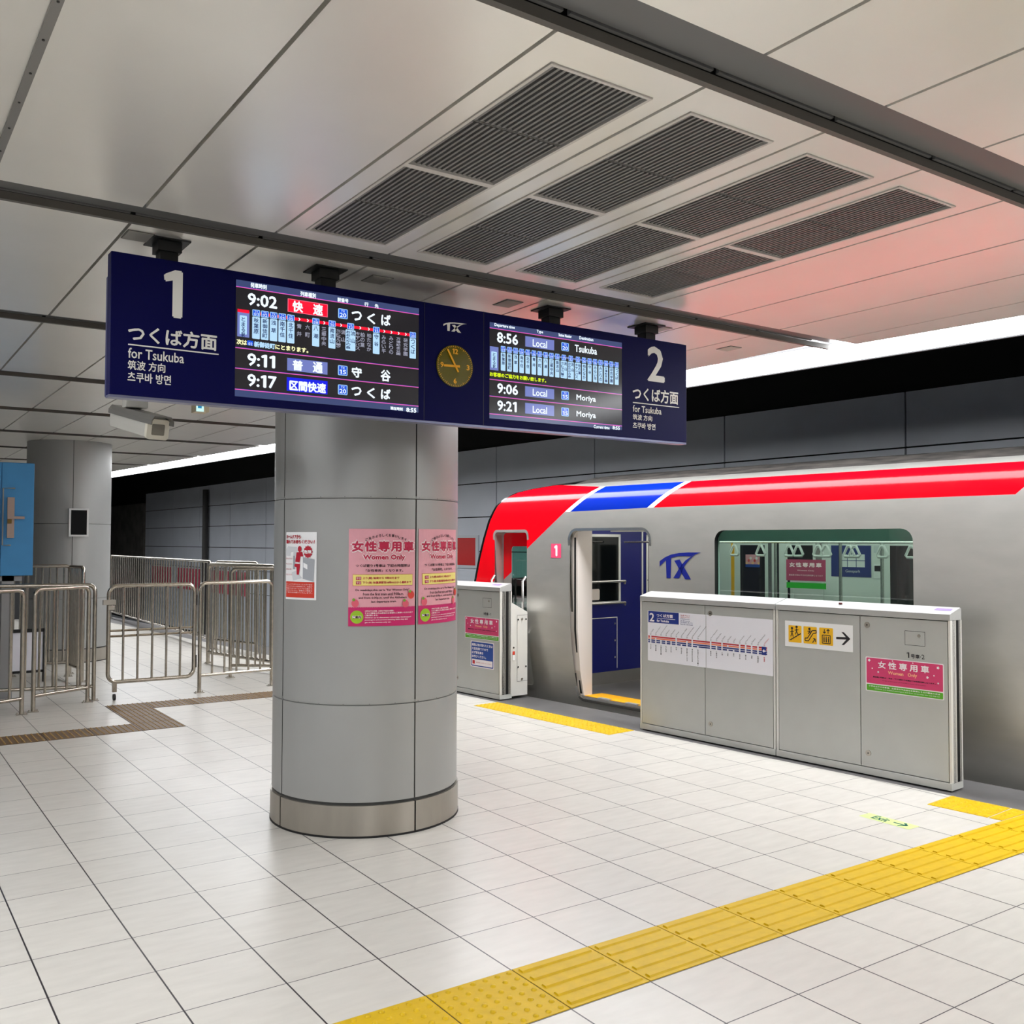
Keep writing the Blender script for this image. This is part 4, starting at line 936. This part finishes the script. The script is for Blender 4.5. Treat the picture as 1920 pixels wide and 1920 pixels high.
# interior
B = lambda a,b,c: NT(a,b,c)
q = MB(); q.box((7.37,T0,.03),(9.95,8.1,.075),0,B); q.build('interior_floor', MATS['int_floor'], train)
q = MB(); q.box((7.3,T0,2.15),(9.95,8.1,2.2),0,B); q.build('interior_ceiling', MATS['int_white'], train)
for n_ in (8.0,9.2):
    q = MB(); q.box((n_-.06,T0+.2,2.11),(n_+.06,7.9,2.148),0,B); q.build('interior_lamp', MATS['train_lamp'], train)
q = MB(); q.box((7.36,6.55,.076),(7.62,7.6,.08),0,B); q.build('door_floor_strip', MATS['door_yellow'], train)
q = MB(); q.box((7.37,8.08,.075),(9.95,8.12,2.15),0,B); bk = q.build('bulkhead', MATS['int_navy'], train)
BF = Plane(NT(0,8.08,0), NT(1,0,0), (0,0,1))
def fr4(m, n0, n1, z0, z1, w_, d, name, par):
    q = MB()
    for r in ((n0,z0,n1,z0+w_),(n0,z1-w_,n1,z1),(n0,z0,n0+w_,z1),(n1-w_,z0,n1,z1)): q.box((r[0],r[1],0),(r[2],r[3],d),0,BF)
    return q.build(name, m, par)
for n0, n1 in ((7.72,8.41),(8.87,9.5)):
    q = MB(); q.box((n0,1.02,0),(n1,1.84,.004),0,BF); q.build('bulkhead_window', MATS['dark_glass'], bk); fr4(MATS['int_white'], n0, n1, 1.02, 1.845, .03, .012, 'bulkhead_window_frame', bk)
q = MB(); q.box((8.79,.2,0),(8.81,1.9,.01),0,BF); q.build('corner_strip', MATS['int_white'], bk)
q = MB()
for z_ in (1.285,1.03): q.tube([BF(7.7,z_,.05),BF(8.45,z_,.05),BF(8.46,z_-.03,.03)], .016, 10)
q.tube([BF(8.86,1.285,.05),BF(9.3,1.285,.05)], .016, 10); q.build('hand_rail', MATS['bright_steel'], bk, smooth=40)
sh = Sheet(BF, .004, .001)
for r in ((7.7,.85,8.36,.86),(8.35,.25,8.36,.86)): sh.rect(('locker_outline','int_white'), *r)
for z_ in (.78,.58,.38): sh.circ(('locker_screw','bright_steel'), 8.32, z_, .012, 1, 10)
sh.rect(('kick_plate','bright_steel'), 7.45, .076, 9.4, .22); sh.rrect(('notice','jamb'), 7.8, 1.07, 8.06, 1.2, .02, 1); sh.build(bk)
q = MB(); q.prism([(7.345,.08),(7.47,.08),(7.47,1.88),(7.25,1.88),(7.25,.8),(7.29,.35)], 7.6, 8.08, lambda n,z,t_: NT(n,t_,z)); q.build('door_pocket', MATS['jamb'], train)
q = MB(); q.box((7.35,6.6,1.86),(7.5,7.2,2.0),0,B); q.build('door_engine_cover', MATS['int_white'], train)
q = MB(); q.box((7.36,T0,.08),(7.38,6.5,.4),0,B); q.box((7.30,T0,.4),(7.38,6.5,.86),0,B); q.box((7.28,5.72,.86),(7.3,6.5,2.1),0,B); q.box((7.28,T0,.86),(7.3,3.74,2.1),0,B); q.build('near_lining', MATS['int_white'], train)
q = MB(); q.box((7.29,3.74,1.765),(7.36,5.72,1.9),0,B); q.build('roller_blind', MATS['int_teal'], train)
FN = 9.8; FW2 = Plane(NT(FN,0,0), NT(0,-1,0), (0,0,1))
q = MB(); q.box((FN,T0,.08),(FN+.05,8.08,2.15),0,B); fw = q.build('far_lining', MATS['int_white'], train)
sh = Sheet(FW2, .003, .002)
for ta, tb, za, zb in ((7.36,7.0,.5,1.72),(6.68,6.34,.5,1.72),(5.39,4.45,.9,1.72),(6.80,6.84,.1,1.75)): sh.rect(('far_window','dark_glass'), -ta, za, -tb, zb)
sh.rect(('yellow_strip','door_yellow'), -7.5, .1, -7.45, 1.9); sh.rect(('steel_post','bright_steel'), -6.95, .1, -6.9, 1.8, 1); sh.rect(('steel_post','bright_steel'), -6.3, .1, -6.22, 1.8, 1)
sh.rect(('advert','map_navy'), -6.1, 1.37, -5.61, 1.72, 1); 
for i in range(3):
    for j in range(2): sh.rect(('advert_box','paper'), -6.0+.108*i, 1.48+.075*j, -6.0+.108*i+.1, 1.48+.075*j+.068, 2)
sh.text(('advert_lettering','paper'), 'Genspark', -5.92, 1.41, -5.74, 1.45, 2); sh.rect(('small_notice','paper'), -5.58, 1.36, -5.49, 1.52, 1); sh.rect(('small_notice_mark','st_black'), -5.57, 1.44, -5.50, 1.5, 2); sh.rect(('vent_sign','soft_grey'), -5.58,1.64,-5.46,1.72,1)
sh.rect(('door_picture','pink'), -7.28, 1.46, -7.07, 1.605, 1); sh.rect(('door_picture_foot','royal'), -7.28, 1.45, -7.07, 1.485, 2)
for k in range(7): sh.circ(('door_picture_spot',('st_peach','poster_red','paper')[k % 3]), -7.26+.029*k, 1.53+.03*((k*7) % 3-1), .018, 2, 8)
sh.build(fw)
q = MB(); q.box((9.3,3.6,.35),(9.78,6.2,.48),0,B); q.box((9.68,3.6,.48),(9.79,6.2,.95),0,B); q.build('bench_seat', MATS['seat_red'], train, bevel=.03)
q = MB(); q.box((9.2,6.2,.3),(9.79,6.24,1.35),0,B); q.build('bench_screen', MATS['int_white'], train)
for n_, t_ in ((8.8,6.15),(8.9,4.98),(9.2,5.62)):
    q = MB(); q.tube([NT(n_,t_,.08),NT(n_,t_,2.15)], .017, 10); q.build('grab_pole', MATS['bright_steel'], train, smooth=40)
q = MB(); q.tube([NT(8.3,T0+1,1.755),NT(8.3,7.9,1.755)], .012, 8)
for t_ in (6.9,5.6,4.2,2.5): q.tube([NT(8.3,t_,1.755),NT(8.3,t_,2.15)], .01, 8)
q.build('strap_rail', MATS['bright_steel'], train, smooth=40)
for t_ in (6.65,6.31,5.98,5.64,5.535,5.31,5.225,4.98,4.92,4.64,4.36,4.05,3.7):
    q = MB(); c_ = [NT(8.3,t_-.014,1.72),NT(8.3,t_+.014,1.72),NT(8.3,t_+.055,1.635),NT(8.3,t_+.042,1.618),NT(8.3,t_-.042,1.618),NT(8.3,t_-.055,1.635)]
    q.tube(c_, .013, 8, closed=True); o = q.build('hand_strap', MATS['white'], train, smooth=50)
    q = MB(); q.box((8.294,t_-.014,1.70),(8.306,t_+.014,1.765),0,B); q.build('strap_band', MATS['white_paint'], o)
# women-only sticker on the window pane, its backlit shade put into darker colours
mat('maroon', (96,40,56), .4); mat('deep_green', (8,112,20), .4); mat('dusty', (150,150,140), .5)
WF = Plane(NT(TN+.03,0,0), NT(0,-1,0), (0,0,1)); E2 = lambda x, y: WF.uv(1320+x*.21875, 960+y*.21875)
sh = Sheet(WF, .002, .0007); R(sh, ('window_sticker','maroon'), E2, (705,405), (1045,597), 0); R(sh, ('window_sticker_foot','deep_green'), E2, (708,600), (1048,663), 0)
T(sh, ('window_lettering','dusty'), '女性専用車', E2, (735,468), (1008,438), 1, .002, 1.3); T(sh, ('window_lettering','dusty'), 'Women Only', E2, (800,508), (945,498), 1); T(sh, ('window_lettering','dusty'), '最後尾1号車は平日女性専用車となります', E2, (730,545), (1020,540), 1)
sh.build(train)

# ------------------------------------------------------------------ FENCES
GZ = Vector((0,0,1))
def arc_loop(p0, p1, z0, z1, r, bottom=True, seg=6):
    """frame path p0->p1 with rounded top corners; open at the foot unless bottom"""
    d = (p1-p0); L = d.length; d.normalize(); P = []
    f = lambda u, z: p0+d*u+GZ*z
    def arc(cu, cz, a0, a1): return [f(cu+r*math.cos(math.radians(a0+(a1-a0)*k/seg)), cz+r*math.sin(math.radians(a0+(a1-a0)*k/seg))) for k in range(seg+1)]
    if bottom: return arc(r, z1-r, 180, 90)+arc(L-r, z1-r, 90, 0)+arc(L-r, z0+r, 0, -90)+arc(r, z0+r, 270, 180)
    return [f(0,z0)]+arc(r, z1-r, 180, 90)+arc(L-r, z1-r, 90, 0)+[f(L,z0)]
def fence(name, label, p0, p1, h, nb, group, style='post', zb=.16, r=.022, rb=.013, ring=.07, red=False):
    p0, p1 = Vector((p0[0],p0[1],0)), Vector((p1[0],p1[1],0)); d = p1-p0; L = d.length; dn = d.normalized(); pr = Vector((-dn.y,dn.x,0))
    t = thing(name, label, 'fence' if name != 'barrier_gate' else 'gate', (p0+p1)/2, group); fs = MATS['fence_steel']
    q = MB()
    if style == 'gate': q.tube(arc_loop(p0, p1, zb, h, ring+.02), r, 10, closed=True)
    else: q.tube(arc_loop(p0, p1, .0, h, ring, False), r, 10)
    q.build('frame', fs, t, smooth=40)
    if style != 'gate':
        q = MB(); q.tube([p0+GZ*zb, p1+GZ*zb], r*.85, 10); q.build('bottom_rail', fs, t, smooth=40)
        for p in (p0, p1):
            q = MB(); q.box((p.x-.05,p.y-.035,0),(p.x+.05,p.y+.035,.008)); 
            for s in (-1,1): q.disc((p.x+s*.037,p.y,.008), .007, (0,0,1), .016, 8)
            q.build('foot', MATS['steel'], t)
    else:
        c = p0+dn*.07; q = MB(); q.box((c.x-.022,c.y-.02,.09),(c.x+.022,c.y+.02,zb)); fo_ = q.build('caster_bracket', fs, t)
        q = MB()
        for z_ in (.70,.76): q.tube([p0+GZ*z_+pr*.02, p1+GZ*z_+pr*.02], .013, 8)
        q.build('cross_rail', fs, t, smooth=40)
        q = MB(); q.disc((c.x-.012,c.y,.035), .035, (1,0,0), .024, 14); q.build('caster', MATS['black'], fo_, smooth=40)
        q = MB(); z_ = h-.17; q.box((p0.x-.07,p0.y-.05,z_-.035),(p0.x+.06,p0.y-.02,z_+.02)); q.box((p0.x-.02,p0.y-.065,z_-.09),(p0.x+.05,p0.y-.03,z_-.045)); q.build('latch', MATS['steel'], t, bevel=.004)
        q = MB(); q.tube([p1+GZ*(h-.24)+dn*.02, p1+GZ*(h-.12)+dn*.02], .014, 8); q.tube([p1+GZ*(zb+.1)+dn*.02, p1+GZ*(zb+.24)+dn*.02], .014, 8); q.build('hinge', MATS['black'], t)
    for k in range(nb):
        c = p0+d*((k+1)/(nb+1)); q = MB(); q.tube([c+GZ*zb, c+GZ*h], rb, 8); q.build('bar', fs, t, smooth=40)
    return t
FG = 'steel tube fences across the platform'
fence('steel_barrier', 'steel tube fence panel cut off by the edge of the picture', (.62,10.35), (1.46,10.82), 1.25, 6, FG)
fence('steel_barrier', 'steel tube fence panel with four bars, between the edge panel and the gate', (1.58,10.92), (2.16,11.25), 1.25, 4, FG)
fence('barrier_gate', 'steel tube gate on a black caster, latched to the fence beside it', (2.36,11.23), (3.29,11.23), 1.255, 5, FG, 'gate', .2)
fence('steel_barrier', 'steel tube fence panel hinged to the gate, reaching the round pillar', (3.36,11.24), (4.25,11.31), 1.265, 5, FG, zb=.2)
fence('steel_barrier', 'steel tube fence panel directly behind the four-bar panel, under the blue cabinet', (1.05,11.62), (2.235,11.32), 1.265, 8, FG)
a = at(20,1061,1.42); b = at(124,1060,1.42); fence('steel_barrier', 'taller steel fence panel in front of the far pillar, below the blue cabinet', (a.x,13.9), (b.x,13.77), 1.42, 7, FG)
a = at(131,1062,1.42); b = at(157,1064,1.42); fence('steel_barrier', 'short steel fence panel seen nearly end-on in front of the far pillar', (a.x,a.y), (b.x,b.y), 1.42, 8, FG)
a = at(209,1042,1.42); b = at(395,1053,1.42); c = at(484,1055,1.42)
fence('steel_barrier', 'long dense steel fence running along the far platform edge beyond the pillar', (a.x,a.y), (b.x,b.y), 1.42, 40, FG, rb=.014)
fence('steel_barrier', 'steel fence panel continuing the long dense fence towards the train', (b.x+.05,b.y-.12), (c.x,c.y), 1.42, 14, FG, rb=.014)
a = at(392,1058,1.42); b = at(517,1062,1.42); fence('steel_barrier', 'tall steel fence panel with rounded corners behind the hinged panel', (a.x,a.y), (b.x,b.y), 1.42, 14, FG, ring=.09, r=.028)
a = at(434,1066,1.40); fence('steel_barrier', 'steel fence panel running back behind the hinged panel to the round pillar', (a.x,a.y), (b.x+.35,b.y-.7), 1.40, 10, FG)
# ------------------------------------------------------------------ far left things
mat('cab_blue', (62,140,196), .4, noise=.04, nscale=6)
t = thing('blue_cabinet', 'sky blue metal cabinet on a stand behind the fences, lock bar on its door', 'cabinet', (1.4,12,0))
xr = 1.70
q = MB(); q.box((.75,11.95,1.36),(xr,12.5,2.62)); q.build('case', MATS['cab_blue'], t, bevel=.006)
q = MB(); q.box((1.375,11.935,1.365),(xr-.002,11.95,2.615)); dr = q.build('door', MATS['cab_blue'], t, bevel=.003)
q = MB(); q.box((.75,11.935,1.365),(1.368,11.95,2.615)); q.build('door', MATS['cab_blue'], t, bevel=.003)
q = MB(); q.tube([(1.47,11.935,1.70),(1.385,11.9,1.70),(1.385,11.9,2.33),(1.5,11.9,2.33),(1.5,11.935,2.33)], .008, 8); q.build('handle', MATS['steel'], dr)
q = MB(); q.box((1.43,11.9,1.78),(1.5,11.935,2.23)); q.box((1.43,11.88,1.99),(1.6,11.9,2.02)); q.build('lock_bar', mat('lock_bar',(170,150,140),.4,.4), dr)
q = MB(); q.box((1.43,11.87,1.94),(1.47,11.9,1.985)); q.build('padlock', mat('padlock',(120,95,50),.4,.7), dr)
q = MB(); q.box((1.0,12.0,0),(1.12,12.12,1.36)); q.box((1.4,12.0,0),(1.52,12.12,1.36)); q.box((.9,12.0,1.3),(1.6,12.4,1.36)); q.build('stand', MATS['grey_paint'], t)
t = thing('sign_stand', 'low black framed sign stand behind the four-bar fence panel', 'sign stand', (1.9,13.2,0))
a = at(34,1195,.65); q = MB(); x0 = 1.62
for r_ in ((x0,.12,x0+.42,.15),(x0,.62,x0+.42,.66),(x0,.0,x0+.03,.66),(x0+.39,.0,x0+.42,.66)): q.box((r_[0],13.2,r_[1]),(r_[2],13.24,r_[3]))
q.build('frame', MATS['black'], t); q = MB(); q.box((x0+.03,13.215,.15),(x0+.39,13.225,.62)); q.build('board', MATS['map_white'], t)
# notice on far column
c2 = Cyl(2.68,15.5,.575); t = thing('framed_notice', 'small black notice in a white frame on the far pillar', 'notice', c2(-.1,2,.01))
PF = Plane(c2(0,0,.02)+Vector((-.12,-.02,0)), Vector((math.cos(-.12),math.sin(-.12),0)), (0,0,1)); a, b = PF.uv(130,953), PF.uv(166,1006)
q = MB(); q.box((a[0],b[1],-.03),(b[0],a[1],.0),0,PF); q.build('frame', MATS['white'], t)
q = MB(); q.box((a[0]+.025,b[1]+.025,0),(b[0]-.025,a[1]-.025,.004),0,PF); q.build('face', MATS['black_gloss'], t)
# security camera
mat('cctv', (186,184,176), .4); mat('cctv_dark', (108,106,102), .45)
t = thing('security_camera', 'pale box security camera with visor hanging from the ceiling below the board', 'camera', (1.4,6.0,3.2))
A = EYE+ray(224,782)*(6.25/ray(224,782).y); Bp = EYE+ray(294,802)*(5.75/ray(294,802).y)
d = (Bp-A).normalized(); sx = d.cross(GZ).normalized(); u_ = sx.cross(d)
CFm = lambda a_, b_, c_: A+d*a_+sx*b_+u_*c_
Lc = (Bp-A).length
q = MB(); q.prism([(-.055,-.06),(.055,-.06),(.06,-.02),(.06,.04),(.045,.06),(-.045,.06),(-.06,.04),(-.06,-.02)], 0, Lc, lambda x,y,z: CFm(z,x,y)); q.build('housing', MATS['cctv'], t, bevel=.004)
q = MB(); q.prism([(-.068,.02),(-.068,.045),(-.05,.072),(.05,.072),(.068,.045),(.068,.02),(.062,.02),(.062,.042),(.046,.065),(-.046,.065),(-.062,.042),(-.062,.02)], -.01, Lc+.07, lambda x,y,z: CFm(z,x,y)); q.build('visor', MATS['cctv_dark'], t)
q = MB(); q.prism(rrpts(-.066,-.068,.066,.05,.02), Lc-.01, Lc+.02, lambda x,y,z: CFm(z,x,y)); fo_ = q.build('front_plate', mat('cctv_front',(214,208,192),.4), t)
q = MB(); q.prism(rrpts(-.038,-.042,.038,.022,.006), Lc+.02, Lc+.022, lambda x,y,z: CFm(z,x,y)); q.build('lens_window', mat('lens_glass',(110,104,92),.1), fo_)
bp = CFm(Lc*.35,0,.075)
q = MB(); q.box((bp.x-.055,bp.y-.05,bp.z),(bp.x+.075,bp.y+.05,bp.z+.1)); q.build('bracket', MATS['cctv'], t, bevel=.005)
q = MB(); q.tube([(bp.x+.02,bp.y,bp.z+.1),(bp.x+.02,bp.y,ZC)], .028, 12); q.build('pole', MATS['cctv'], t, smooth=40)
# hanging exit sign
p = EYE+ray(375,763)*(9.0/ray(375,763).y)
t = thing('exit_sign', 'small lit green and white exit sign hanging under the ceiling behind the board', 'exit sign', p)
q = MB(); q.box((p.x-.05,p.y-.05,p.z-.05),(p.x+.07,p.y+.1,p.z+.05)); q.build('case', mat('sign_case',(200,188,160),.5), t)
q = MB(); q.box((p.x-.05,p.y-.053,p.z-.05),(p.x+.02,p.y-.05,p.z+.05)); fc = q.build('face', mat('exit_face',(200,240,236),emit=1.0), t)
q = MB(); q.box((p.x-.035,p.y-.055,p.z-.02),(p.x+.0,p.y-.053,p.z+.04)); q.build('running_figure', mat('exit_fig',(30,140,190),emit=.8), fc)
q = MB(); q.box((p.x,p.y+.02,p.z+.05),(p.x+.02,p.y+.04,ZC)); q.build('stem', MATS['grey_paint'], t)
